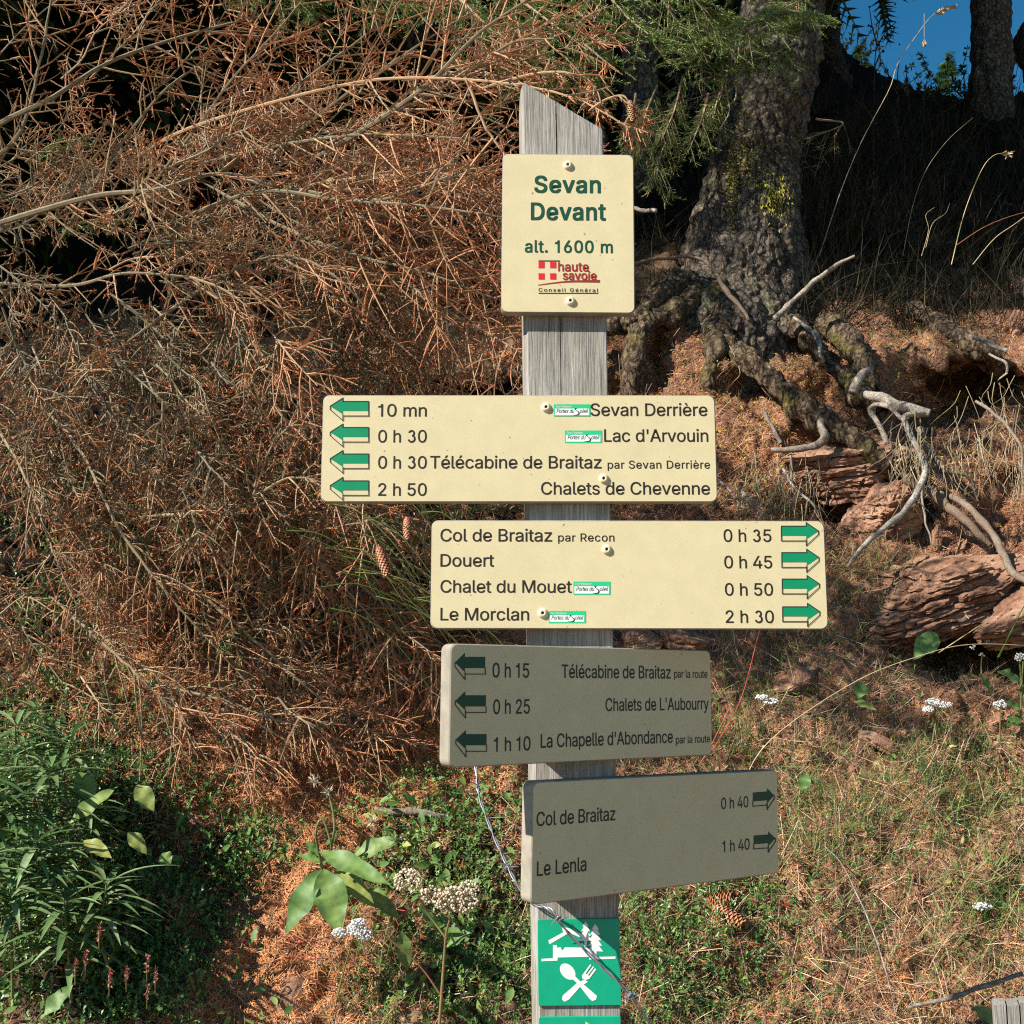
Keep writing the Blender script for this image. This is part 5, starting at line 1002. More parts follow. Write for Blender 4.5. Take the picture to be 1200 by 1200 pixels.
root([(968, 380, 4.1), (990, 395, 3.95), (1012, 430, 3.78), (1036, 462, 3.66)], [.05, .055, .045, .03], seed=5, parent=bt, disp=.014)
root([(850, 370, 4.1), (838, 410, 3.92), (828, 445, 3.85), (835, 475, 3.84)], [.06, .04, .03, .02], seed=6, parent=bt, disp=.012)
root([(1010, 350, 4.6), (1085, 370, 4.25), (1120, 395, 4.02), (1150, 412, 3.95), (1170, 440, 4.05)], [.05, .06, .065, .06, .03], seed=7, parent=bt, disp=.014)
root([(1150, 470, 4.2), (1170, 440, 4.2), (1210, 450, 4.1), (1260, 470, 4.0)], [.04, .06, .07, .07], seed=8, parent=bt, disp=.014)
root([(905, 440, 3.8), (925, 462, 3.70), (928, 490, 3.66), (925, 510, 3.66)], [.035, .026, .02, .012], seed=9, parent=bt, disp=.008)
# bare pale roots
W_ = lambda pts, rad, tv, s_: root(pts, rad, 'root', 'bare_wood', 0, s_, bt, tintv=tv)
W_([(1012, 462, 3.55), (1040, 470, 3.48), (1072, 482, 3.42), (1090, 486, 3.40)], [.018, .026, .022, .014], .85, 1)
W_([(1086, 482, 3.40), (1062, 487, 3.38), (1066, 505, 3.36), (1080, 535, 3.33), (1084, 556, 3.31), (1068, 590, 3.25), (1040, 615, 3.2), (1010, 640, 3.12), (990, 664, 3.06)], [.012, .012, .0125, .012, .013, .0125, .011, .008, .003], 1, 2)
W_([(1078, 500, 3.44), (1086, 525, 3.42), (1108, 550, 3.38), (1132, 560, 3.38), (1146, 588, 3.4)], [.013, .012, .010, .008, .003], .4, 3)
W_([(1020, 430, 3.6), (1008, 440, 3.55), (998, 460, 3.54)], [.010, .018, .020], .75, 4)
W_([(1040, 520, 3.5), (1020, 480, 3.55), (1040, 478, 3.46), (1060, 492, 3.42)], [.01, .011, .010, .008], .8, 5)
W_([(905, 527, 3.55), (930, 527, 3.52), (955, 523, 3.49), (966, 512, 3.48), (962, 495, 3.52), (972, 478, 3.58)], [.011, .0135, .015, .016, .015, .012], .6, 6)
W_([(928, 371, 3.95), (948, 385, 3.85), (960, 400, 3.75), (962, 420, 3.7)], [.006, .010, .011, .004], .95, 7)
W_([(1140, 395, 3.85), (1162, 402, 3.8), (1180, 412, 3.78)], [.010, .011, .010], .8, 8)
W_([(1160, 414, 3.8), (1178, 425, 3.76), (1180, 436, 3.76), (1170, 442, 3.78)], [.006, .006, .006, .004], .95, 9)
W_([(1143, 470, 3.55), (1165, 485, 3.48), (1180, 500, 3.45), (1198, 530, 3.42), (1186, 590, 3.4)], [.007, .007, .006, .006, .002], .5, 10)
W_([(1090, 570, 3.45), (1130, 590, 3.3), (1160, 620, 3.2), (1185, 665, 3.1), (1230, 700, 3.0)], [.008, .013, .014, .013, .012], .35, 11)
W_([(1060, 560, 3.4), (1100, 585, 3.36), (1130, 612, 3.3), (1160, 640, 3.28)], [.02, .022, .016, .008], .2, 12)
W_([(1078, 556, 3.35), (1080, 590, 3.33), (1088, 620, 3.32), (1092, 645, 3.32)], [.005, .005, .004, .002], .7, 13)
W_([(918, 548, 3.5), (934, 575, 3.45), (952, 590, 3.42), (960, 606, 3.4)], [.006, .006, .005, .002], .9, 14)
W_([(926, 535, 3.5), (928, 560, 3.48), (930, 590, 3.46), (932, 608, 3.46)], [.006, .005, .004, .003], .5, 15)
W_([(870, 575, 3.35), (880, 590, 3.3), (895, 604, 3.28)], [.009, .010, .006], .6, 16)
W_([(840, 560, 3.4), (858, 580, 3.36), (875, 600, 3.33), (890, 612, 3.33)], [.004, .004, .004, .002], .8, 17)
W_([(893, 480, 3.62), (905, 500, 3.6), (915, 520, 3.58)], [.006, .009, .008], .6, 18)
# fine hanging rootlets
mb = MB()
for (x0, x1, y0, y1, Ya, n_) in ((1040, 1200, 500, 560, 3.4, 110), (880, 960, 530, 560, 3.5, 40), (860, 960, 560, 600, 3.35, 30), (1040, 1090, 470, 560, 3.38, 40), (1110, 1200, 430, 500, 3.6, 30), (640, 900, 400, 470, 3.8, 24), (570, 620, 400, 440, 3.9, 10)):
    for _ in range(n_):
        x, y = rng.uniform(x0, x1), rng.uniform(y0, y1); l = rng.uniform(20, 75); dx = rng.normal() * 14; Y = Ya + rng.uniform(-.05, .1)
        Q = wpath([(x, y, Y), (x + dx * .4 + rng.normal() * 4, y + l * .4, Y - .03), (x + dx + rng.normal() * 4, y + l * .75, Y - .03), (x + dx * 1.3 + rng.normal() * 7, y + l, Y - .01)], 8); mb.tubes(Q, np.linspace(.0014, .0005, 8), 4, 0, rng.uniform(0, .7))
mb.build('rootlets', M['stalk'], bt)['kind'] = 'stuff'
# yellow lichen tufts on the bark of the big trunk
mb = MB()
tvs = np.array([v.co for v in main_trunk.data.vertices]) + np.array(bt.location); 
front = tvs[tvs[:, 1] < 4.5]
def lich(cx, cy, sx, sy, n_, hang=0):
    d = front - np.array([0, 0, CAMZ]); z = d[:, 1] * _c + d[:, 2] * _s; px = 600 + F * d[:, 0] / z; py = 600 - F * (-d[:, 1] * _s + d[:, 2] * _c) / z
    wt = np.exp(-((px - cx) / sx) ** 2 - ((py - cy) / sy) ** 2); wt /= wt.sum(); id_ = rng.choice(len(front), n_, p=wt); P = front[id_] + rng.normal(size=(n_, 3)) * .004 + np.array([0, -.006, 0])
    d2 = unit(rng.normal(size=(n_, 3)) * (.3 if hang else 1) + np.array([0, -.3, -1 if hang else 0])); mb.inst(tiny_t(.35 if hang else .6), frames(d2, rdir(n_), 1) * rng.uniform(.006, .028 if hang else .014, n_)[:, None, None], P, 0, rng.random(n_))
lich(857, 215, 5, 35, 380); lich(873, 195, 12, 20, 260); lich(908, 230, 14, 16, 380, 1); lich(895, 170, 30, 40, 160); lich(866, 150, 10, 30, 120)
mb.build('lichen', M['lichen'], bt)['kind'] = 'stuff'

# other trunks
def tree(path, radii, label, h, seed, crad=2.2, cbase=2.5, cn=130, group=None, mat='dark_bark', lobes=None):
    t = empty('spruce_tree', path[0], label, 'tree', group); b0 = path[-1]
    trunk_mesh(path, radii, lobes, 120, 60, .012, seed, parent=t, mat=mat)
    tp = np.asarray(b0) + np.array([.1, 0, h]); trunk_mesh([b0, (np.asarray(b0) + tp) / 2, tp], [radii[-1], radii[-1] * .6, .02], None, 40, 20, .004, seed + 1, parent=t, mat='dark_bark')
    if cn: crown(b0, cbase, h, crad, t, seed, cn)
    return t
tree([at(1162, 250, 7.6), at(1162, 150, 7.7), at(1161, 60, 7.8), at(1160, -60, 7.9), at(1161, -300, 8.0)], [.20, .165, .145, .14, .135], 'bare dark trunk on the crest at the right edge against the blue sky', 9, 11, 2.6, 2.2, 130, lobes=[(R(20), .10, .5, 6), (R(200), .12, .5, 6)], mat='bark')
tree([at(985, 130, 7.6), at(976, 95, 7.6), at(968, 50, 7.6), at(966, -40, 7.6), at(964, -300, 7.7)], [.15, .12, .09, .085, .08], 'black slim trunk just right of the big trunk, flaring into the crest', 8, 13, 2.2, 3.4, 120, lobes=[(R(0), .10, .5, 4)])
tree([at(755, 300, 5.0), at(755, 220, 5.05), at(752, 130, 5.1), at(748, -60, 5.2)], [.13, .10, .09, .08], 'shaded slender trunk behind the hanging green foliage left of the big trunk', 7, 14, 1.8, .2, 90, mat='bark')
tree([at(700, 200, 5.2), at(701, 120, 5.2), at(702, 40, 5.2), at(703, -100, 5.2)], [.028, .026, .026, .024], 'thin straight young trunk rising behind the top of the post', 3, 15, .9, .2, 50, mat='bark')
tree([at(1230, 120, 7.9), at(1205, 50, 8.0), at(1240, 5, 8.1), at(1290, -90, 8.2)], [.10, .10, .10, .09], 'leaning black trunk crossing the sky at the upper right corner', 5, 16, 1.6, 1.8, 60)
for k_, (x, y, z, h, r_) in enumerate([(-2.8, 4.2, 5.9, 10, 2.5), (-.5, 5.7, 6.9, 10, 2.4), (-4.6, 3.6, 5.9, 10, 2.4), (-.4, 6.6, 3.9, 11, 2.2), (-2.2, 6.0, 3.6, 11, 2.4), (-3.9, 5.4, 3.4, 10, 2.3), (-1.3, 8.4, 5.2, 11, 2.4), (-3.2, 8.0, 5.0, 12, 2.5), (-.3, 9.2, 5.6, 11, 1.9), (-5.6, 6.5, 4.0, 12, 2.6), (-1.6, 10.6, 6.0, 10, 2.2), (.4, 11.5, 6.2, 8, 1.5)]):  # leading pair stands out of view, put there to shade the upper right slope
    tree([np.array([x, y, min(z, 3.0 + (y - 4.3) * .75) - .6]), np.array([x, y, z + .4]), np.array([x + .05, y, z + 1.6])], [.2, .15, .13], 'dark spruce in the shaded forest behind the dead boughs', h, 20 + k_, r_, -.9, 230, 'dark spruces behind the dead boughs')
# light green boughs
def green_bough(pts, parent, spacing=.016, maxlen=.22, ndl=.013, dens=520, seed=0, droop=.2, mat='spruce', tb=0, r0=.006):
    ax = wpath(pts, 20); mb = MB(); mb.tubes(ax, np.linspace(r0, .0015, 20), 5, 1, .4)
    L = np.concatenate([[0], np.cumsum(np.linalg.norm(np.diff(ax, axis=0), axis=1))]); n_ = int(L[-1] / spacing); s_ = np.sort(rng.uniform(.1 * L[-1], L[-1], n_)); t = s_ / L[-1]
    P = np.stack([np.interp(s_, L, ax[:, k]) for k in range(3)], -1); T = unit(np.stack([np.interp(s_, L, np.gradient(ax[:, k])) for k in range(3)], -1))
    B = unit(np.cross(T, np.array([0, -.75, .65]))) * np.where(np.arange(n_) % 2, 1, -1)[:, None]; d = unit(T * .75 + B * .8 + rng.normal(size=(n_, 3)) * .2 + np.array([0, 0, -droop])); ln = maxlen * np.sin(np.pi * (.2 + .7 * (1 - t))) * rng.uniform(.4, 1, n_)
    u = np.linspace(0, 1, 4); Q = P[:, None] + d[:, None] * (u[None, :, None] * ln[:, None, None]); Q[..., 2] -= droop * ln[:, None] * u[None] ** 2
    # second order
    ii = np.repeat(np.arange(n_), 4); f = rng.uniform(.2, .95, len(ii)); P2 = Q[ii, 0] + (Q[ii, 3] - Q[ii, 0]) * f[:, None]; d2 = unit(d[ii] * .8 + np.cross(d[ii], np.array([0, -.7, .7])) * np.where(rng.random(len(ii)) < .5, 1, -1)[:, None] * .8 + rng.normal(size=(len(ii), 3)) * .15); l2 = ln[ii] * .42 * rng.uniform(.5, 1.1, len(ii))
    Q2 = P2[:, None] + d2[:, None] * (u[None, :, None] * l2[:, None, None])
    A = np.concatenate([Q, Q2]); la = np.concatenate([ln, l2]); mb.tubes(A, np.array([.0016, .0014, .0011, .0008])[None], 3, 1, .5)
    m_ = np.maximum((la * dens).astype(int), 4); ii = np.repeat(np.arange(len(A)), m_); f = rng.random(len(ii)) * 3; k0 = np.minimum(f.astype(int), 2); g = (f - k0)[:, None]; p = A[ii, k0] * (1 - g) + A[ii, k0 + 1] * g; tt = unit(A[ii, 3] - A[ii, 0])
    dd = unit(tt * .8 + rng.normal(size=(len(ii), 3)) * .6); mb.inst(needle_t(.16), frames(dd, tt, 1) * (ndl * rng.uniform(.7, 1.2, len(ii)))[:, None, None], p, 0, np.clip(rng.normal(.5 + tb, .25, len(ii)) + .3 * (f / 3 > .8), 0, 1))
    return mb.build('green_bough', [M[mat], M['twig']], parent)
GB = [([(560, -40, 3.3), (610, 0, 3.2), (650, 30, 3.1), (690, 60, 3.05)], .2), ([(660, -60, 3.3), (700, -20, 3.2), (735, 20, 3.15), (760, 40, 3.1)], .2), ([(740, -50, 3.3), (790, -20, 3.2), (830, 15, 3.2)], .1),
      ([(520, -20, 3.2), (560, 20, 3.1), (600, 60, 3.05), (640, 92, 3.0)], .0), ([(960, -10, 4.1), (915, 12, 4.0), (880, 26, 3.9), (835, 46, 3.85)], .25), ([(945, 15, 4.1), (925, 12, 3.95), (950, 16, 3.9)], .25),
      ([(900, 30, 4.15), (850, 60, 4.05), (800, 66, 4.0)], -.15), ([(930, 50, 4.1), (900, 66, 4.0), (860, 72, 4.0)], -.1), ([(620, 60, 3.3), (650, 80, 3.25), (690, 95, 3.25)], .0),
      ([(760, -30, 3.9), (800, 30, 3.9), (850, 20, 3.9)], -.2), ([(350, -40, 3.6), (410, -12, 3.5), (480, 8, 3.5)], .15), ([(240, -40, 3.6), (310, -12, 3.5), (370, 6, 3.5)], .15), ([(470, -30, 3.6), (530, 0, 3.5), (570, 30, 3.5)], .0)]
for k_, (pts, tb) in enumerate(GB): green_bough(pts, bt, tb=tb + .12, spacing=.011)
for pts in ([(800, 90, 4.2), (790, 130, 4.1), (775, 165, 4.05)], [(830, 110, 4.2), (822, 140, 4.1), (808, 175, 4.05)], [(770, 100, 4.2), (755, 140, 4.1), (752, 185, 4.1)], [(850, 90, 4.2), (840, 120, 4.1), (835, 145, 4.1)], [(790, 150, 4.15), (775, 180, 4.1), (768, 215, 4.1)], [(745, 110, 4.2), (742, 135, 4.15), (742, 165, 4.15)]):
    green_bough(pts, bt, spacing=.012, maxlen=.12, ndl=.012, tb=.35, droop=.5)
# dark twigs filling the shade between the trunks
for k_ in range(16):
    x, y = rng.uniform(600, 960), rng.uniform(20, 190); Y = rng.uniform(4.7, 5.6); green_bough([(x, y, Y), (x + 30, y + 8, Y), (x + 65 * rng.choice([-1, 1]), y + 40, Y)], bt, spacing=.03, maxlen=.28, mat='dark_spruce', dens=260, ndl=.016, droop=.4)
# bare hanging twig in front of the big trunk
mb = MB()
for pts in ([(863, 50, 4.0), (856, 75, 4.0), (850, 100, 4.0), (855, 130, 4.0), (843, 151, 4.0)], [(860, 60, 4.0), (862, 90, 4.0), (862, 115, 4.0), (852, 124, 4.0)], [(857, 70, 4.0), (848, 95, 4.0), (844, 115, 4.0), (838, 122, 4.0)]): mb.tubes(wpath(pts, 12), np.linspace(.004, .0015, 12), 5, 0, .6)
mb.build('bare_twig', M['stalk'], bt)

ys = empty('young_spruce', at(200, 700, 3.1), 'young green spruce sprays showing through the dead boughs at left', 'young tree')
for x, y in ((60, 170), (95, 260), (180, 300), (330, 300), (360, 330), (60, 560), (130, 620), (300, 520), (340, 640), (420, 640), (440, 560), (250, 740), (30, 700), (390, 720), (200, 420), (480, 690)):
    Y = rng.uniform(2.75, 2.95) if y < 450 else rng.uniform(2.6, 2.85); green_bough([(x - 30, y + 20, Y), (x, y, Y - .02), (x + 35, y + rng.uniform(-20, 30), Y - .04)], ys, spacing=.016, maxlen=.09, ndl=.012, dens=420, tb=.1, r0=.003)
# far trees beyond the crest, and shrubs on the crest
def far_tree(px, pyt, Y, h, label, seed, group=None):
    tp = at(px, pyt, Y); b0 = tp - np.array([0, 0, h]); t = empty('far_spruce', b0, label, 'tree', group); mb = MB(); mb.tubes(np.array([b0, tp]), np.array([.18, .02]), 6, 0, 0); mb.build('trunk', M['dark_bark'], t); crown(b0, h * .1, h, h * .16, t, seed, 260, 'spruce', .3)
far_tree(1008, 50, 34, 9, 'small sunlit spruce tip beyond the crest just left of the dry umbel', 41)
far_tree(1109, 63, 30, 9, 'pointed spruce top beyond the crest left of the right trunk', 42)
far_tree(1198, 112, 24, 8, 'yellowish spruce top showing at the right edge beyond the trunk', 43)
def crest_shrub(px, py, Y, n_, sc, mat, label, tint, seed):
    g = np.random.default_rng(seed); b0 = at(px, py, Y); mb = MB()
    for _ in range(n_):
        d = unit(np.array([g.normal() * .5, g.normal() * .4, 1.])); L_ = sc * g.uniform(.5, 1.1); Q = b0 + np.array([g.normal() * sc * .5, g.normal() * .2, -.15]) + d * np.linspace(0, L_, 6)[:, None] + g.normal(size=(6, 3)) * .015; mb.tubes(Q, np.linspace(.006, .002, 6), 4, 1, .1)
        q = 46; f = g.integers(1, 6, q); dd = unit(g.normal(size=(q, 3)) + d * .6); mb.inst(tiny_t(.35), frames(dd, rdir(q), 1) * g.uniform(.02, .05, q)[:, None, None], Q[f], 0, g.random(q))
    o = mb.build('shrub', [M[mat], M['dark_bark']], None, origin=b0); return tag(o, label, 'shrub')
crest_shrub(1120, 112, 7.9, 34, .32, 'dark_spruce', 'dark prickly shrub on the crest against the sky left of the right trunk', 0, 51)
crest_shrub(1060, 105, 7.9, 16, .22, 'spruce', 'low shrub on the crest below the dry umbel', 0, 52)
crest_shrub(988, 60, 8.6, 22, .34, 'lichen', 'yellow autumn shrub catching the sun right of the black trunk', 0, 53)
crest_shrub(1195, 130, 8.3, 20, .34, 'lichen', 'sunlit yellowish shrub beside the right trunk at the picture edge', 0, 54)

# log and earth ledge behind the dead boughs, left of the post
lg = MB(); Q = wpath([(370, 436, 4.3), (430, 430, 4.22), (500, 428, 4.15), (570, 436, 4.1), (620, 442, 4.1)], 60)
o = trunk_mesh(Q, [.05, .06, .06, .05, .035], None, 100, 40, .014, 77, 'fallen_log', 'root_bark', None)
me_o = np.array(Q[0]); o.location = (0, 0, 0); tag(o, 'mossy fallen log lying in the shade behind the boughs, left of the post', 'log')
o = trunk_mesh([at(594, 340, 3.7), at(592, 300, 3.72), at(591, 262, 3.74)], [.024, .023, .022], None, 60, 40, .004, 78, 'broken_stub', 'bark', None); tag(o, 'short broken stub of trunk standing just left of the name plate', 'stump')
def stick(pts, rad, tv, label, cat='stick', mat='bare_wood'):
    mb = MB(); Q = wpath(pts, 30); Q = Q + np.stack([fbm(Q, 18, 2, 3), 0 * Q[:, 0], fbm(Q, 18, 2, 8)], -1) * min(.006, rad[1]); mb.tubes(Q, np.interp(np.linspace(0, 1, 30), np.linspace(0, 1, len(rad)), rad) * (1 + .2 * fbm(Q, 40, 2, 4)), 8, 0, tv, cap=True); o = mb.build('dead_stick', M[mat], None, origin=Q[0], smooth=True); return tag(o, label, cat)
stick([(906, 374, 3.95), (930, 352, 3.9), (965, 322, 3.85), (1002, 300, 3.8)], [.011, .011, .010, .006], .85, 'pale forked dead stick leaning beside the foot of the big trunk')
stick([(735, 245, 4.1), (755, 247, 4.0), (769, 246, 3.95)], [.008, .008, .009], .9, 'short pale dead stick pointing out just right of the name plate')
stick([(310, 842, 2.82), (340, 846, 2.8), (400, 838, 2.8), (440, 845, 2.8)], [.002, .003, .003, .002], .5, 'grey dead stick lying in the orange litter below the dead boughs')
stick([(440, 948, 2.66), (485, 952, 2.65), (530, 958, 2.64)], [.006, .009, .005], .6, 'short pale stick half hidden in the plants left of the lower boards')
stick([(1065, 1183, 2.3), (1120, 1166, 2.28), (1160, 1152, 2.27), (1200, 1142, 2.26)], [.003, .005, .005, .004], .7, 'thin pale stick lying at the lower right near the wooden stake')
stick([(965, 990, 2.55), (985, 1010, 2.5), (1005, 1050, 2.45), (1030, 1110, 2.38), (1050, 1190, 2.3)], [.001, .0013, .0015, .0014, .001], .95, 'long straight dry stem lying across the grass, right of the lowest board', 'dry stem')
stick([(700, 318, 4.0), (810, 300, 4.05), (850, 340, 3.95), (880, 375, 3.9)], [.006, .008, .010, .006], .2, 'dark stick lying against the roots at the foot of the big trunk')
# ---------------------------------------------------------------- plants one can pick out
def leaf_at(parent, b, tip, wd, mat='broad', tint=.5, up=None, curl=.12, fold=.3, wave=.25, name='leaf', k=17):
    b, tip = np.asarray(b, float), np.asarray(tip, float); d = tip - b; L_ = np.linalg.norm(d); v_, t_, q_ = leaf_t(wd / L_, curl, fold, k, .85, wave)
    upv = np.array([[0, -.75, .65]]) if up is None else np.array([up]); Mx = frames(d[None], upv, 1)[0] * L_; v = v_ @ Mx.T + b
    nv_ = len(v) // 3; aa = tint + np.tile([0, .22, 0], nv_) + np.repeat(np.where(np.arange(nv_) % 2, .12, -.08), 3); mb = MB(); mb.add(v, quads=q_, a=np.clip(aa, 0, 1)); return mb.build(name, M[mat], parent, smooth=True)
def stem_at(parent, pts, r0, r1, mat='stem_green', tint=.3, name='stem', n_=16):
    mb = MB(); mb.tubes(wpath(pts, n_), np.linspace(r0, r1, n_), 6, 0, tint); return mb.build(name, M[mat], parent, smooth=True)
def balls(parent, C, r, mat, name='flower_head'):
    mb = MB(); n_ = len(C); a = (1 + 5 ** .5) / 2
    iv = unit(np.array([(-1, a, 0), (1, a, 0), (-1, -a, 0), (1, -a, 0), (0, -1, a), (0, 1, a), (0, -1, -a), (0, 1, -a), (a, 0, -1), (a, 0, 1), (-a, 0, -1), (-a, 0, 1)]))
    it = [(0, 11, 5), (0, 5, 1), (0, 1, 7), (0, 7, 10), (0, 10, 11), (1, 5, 9), (5, 11, 4), (11, 10, 2), (10, 7, 6), (7, 1, 8), (3, 9, 4), (3, 4, 2), (3, 2, 6), (3, 6, 8), (3, 8, 9), (4, 9, 5), (2, 4, 11), (6, 2, 10), (8, 6, 7), (9, 8, 1)]
    mb.inst((iv, it, None), np.eye(3)[None] * (r * rng.uniform(.7, 1.2, n_))[:, None, None], C, 0, rng.random(n_)); o = mb.build(name, M[mat], parent, smooth=True); o['kind'] = 'stuff'; return o
# clump of narrow-leaved plants at the left
WL = 'narrow-leaved grey-green plant in the dense clump at the left edge'
for k_, (x, y, Y, h, sc) in enumerate([(18, 850, 2.42, 90, 1), (58, 900, 2.36, 110, 1.1), (10, 940, 2.30, 120, 1.1), (85, 860, 2.45, 80, .9), (40, 985, 2.26, 110, 1.1), (125, 1035, 2.24, 120, 1), (75, 1055, 2.2, 120, 1.05), (12, 1040, 2.2, 130, 1.1), (40, 830, 2.5, 70, .8), (-20, 900, 2.3, 120, 1.1), (100, 940, 2.38, 90, .9), (-30, 1010, 2.2, 120, 1.1), (70, 1000, 2.3, 100, .9)]):
    tpP = at(x, y, Y); bs = at(x + rng.normal() * 12, y + h, Y + .05); t = empty('narrow_leaved_plant', bs, WL, 'plant', 'narrow-leaved plants in the clump at the left edge')
    Q = spline(np.array([bs, bs * .5 + tpP * .5 + rng.normal(size=3) * .01, tpP]), 14); mb = MB(); mb.tubes(Q, np.linspace(.003, .0018, 14), 6, 0, .15); mb.build('stem', M['stem_green'], t)
    n_ = 44; mb = MB(); f = np.linspace(.25, 1, n_) ** .7; p = np.stack([np.interp(f, np.linspace(0, 1, 14), Q[:, c]) for c in range(3)], -1); th = np.arange(n_) * 2.4 + rng.normal(size=n_) * .2; el = rng.uniform(.0, .5, n_) + (f > .95) * .4
    d = np.stack([np.cos(th) * np.cos(el), np.sin(th) * np.cos(el), np.sin(el)], -1); L_ = rng.uniform(.09, .14, n_) * sc
    mb.inst(leaf_t(.115, .42, .35, 7, .8), frames(d, np.array([0, 0, 1.]) + 0 * d, 1) * L_[:, None, None], p, 0, np.clip(rng.normal(.5, .25, n_), 0, 1)); mb.build('leaves', M['willow'], t, smooth=True)['kind'] = 'stuff'
# scattered broad leaves on the left
for (b, tp, wd, tint, lab) in (((98, 985, 2.3), (130, 1003, 2.28), .030, .95, 'yellowing oval leaf standing out in the dark ground cover at left'), ((52, 1190, 2.12), (84, 1152, 2.14), .032, .3, 'broad green leaf with ribs at the lower left corner'),
                               ((92, 905, 2.4), (110, 940, 2.38), .045, .4, 'rounded green leaf beside the narrow-leaved clump'), ((82, 965, 2.32), (135, 918, 2.36), .035, .5, 'pointed green leaf rising right of the narrow-leaved clump'),
                               ((160, 920, 2.4), (180, 950, 2.38), .04, .6, 'pale green leaf in the litter right of the narrow-leaved clump'), ((150, 975, 2.35), (172, 1000, 2.34), .03, .7, 'small pale leaf above the dark ground cover'), ((190, 1000, 2.36), (200, 1012, 2.35), .028, .4, 'round leaf lying left of the orange needle patch'),
                               ((1000, 822, 2.82), (1028, 830, 2.8), .022, .6, 'small yellow-green leaf in the dry grass left of the white yarrow'), ((1098, 742, 3.0), (1072, 770, 2.96), .06, .25, 'rounded fresh green leaf below the long layered rock'), ((1010, 800, 2.86), (1006, 818, 2.84), .04, .3, 'upright green leaf in the dry soil right of the shaded board'),
                               ((830, 1010, 2.5), (820, 1015, 2.5), .02, .5, None), ((940, 925, 2.66), (946, 905, 2.66), .03, .1, 'dark green leaf standing right of the lowest board'), ((1168, 1200, 2.2), (1140, 1178, 2.22), .03, .8, 'yellow-green leaf lying beside the wooden stake')):
    if not lab: continue
    b_ = at(*b); t = empty('broad_leaf', b_, lab, 'leaf'); leaf_at(t, b_, at(*tp), wd, tint=tint)
# plant with large drooping leaves
t = empty('drooping_broadleaf_plant', at(392, 1080, 2.35), 'plant with large drooping green leaves and faded flower heads, left of the white yarrow', 'plant')
stem_at(t, [(400, 1100, 2.38), (385, 1050, 2.33), (376, 1010, 2.3), (370, 975, 2.28), (378, 960, 2.28), (388, 990, 2.28), (386, 1012, 2.28)], .0035, .002, tint=.1)
stem_at(t, [(385, 1010, 2.3), (392, 970, 2.3), (388, 940, 2.3), (384, 925, 2.3)], .003, .002, tint=.25)
for b, tp, wd, ti in (((377, 1018, 2.28), (331, 1094, 2.24), .050, .15), ((379, 1018, 2.28), (398, 1092, 2.22), .066, .35), ((374, 998, 2.28), (455, 1030, 2.2), .042, .3), ((415, 1003, 2.34), (468, 980, 2.32), .040, .4), ((378, 1010, 2.3), (348, 1000, 2.3), .02, .3), ((372, 1002, 2.3), (358, 985, 2.3), .018, .3), ((392, 1020, 2.32), (440, 1060, 2.28), .04, .6), ((425, 1040, 2.35), (470, 1075, 2.32), .035, .5)):
    leaf_at(t, at(*b), at(*tp), wd, tint=ti)
def wisps(parent, c, n_, r, mat='petal'):
    mb = MB(); d = unit(rng.normal(size=(n_, 3)) + np.array([0, -.4, .6])); mb.inst(needle_t(.10), frames(d, rdir(n_), 1) * (r * rng.uniform(.6, 1.1, n_))[:, None, None], np.repeat(np.array([c]), n_, 0), 0, rng.random(n_)); mb.build('seed_head', M['cream'], parent)['kind'] = 'stuff'
for x, y in ((385, 928), (368, 916), (436, 964)): wisps(t, at(x, y, 2.3), 60, .016)
# cream seed heads
t = empty('cream_flowered_plant', at(515, 1190, 2.25), 'tall plant with cream seed clusters, left of the lowest board', 'plant')
stem_at(t, [(515, 1200, 2.24), (520, 1130, 2.22), (523, 1095, 2.2), (528, 1075, 2.18)], .0035, .0022, tint=.6)
stem_at(t, [(523, 1100, 2.2), (505, 1075, 2.2), (490, 1050, 2.18)], .0022, .0016, tint=.5); stem_at(t, [(516, 1165, 2.23), (490, 1130, 2.22), (446, 1092, 2.2)], .002, .0015, tint=.7)
def umbel(cx, cy, Y, rx, ry, n_): return np.array([at(cx + rx * math.sqrt(r_) * math.cos(a), cy + ry * math.sqrt(r_) * math.sin(a), Y + rng.normal() * .012) for r_, a in zip(rng.random(n_), rng.uniform(0, 6.283, n_))])
balls(t, np.concatenate([umbel(478, 1032, 2.18, 16, 14, 180), umbel(504, 1048, 2.18, 12, 10, 110), umbel(534, 1054, 2.17, 27, 16, 400), umbel(550, 1042, 2.17, 12, 10, 70)]), .0028, 'cream')
for b, tp, wd in (((523, 1110, 2.22), (555, 1085, 2.2), .022), ((500, 1075, 2.24), (540, 1090, 2.2), .03), ((520, 1095, 2.22), (492, 1060, 2.2), .022), ((470, 1090, 2.3), (478, 1140, 2.3), .03)): leaf_at(t, at(*b), at(*tp), wd, tint=.2)
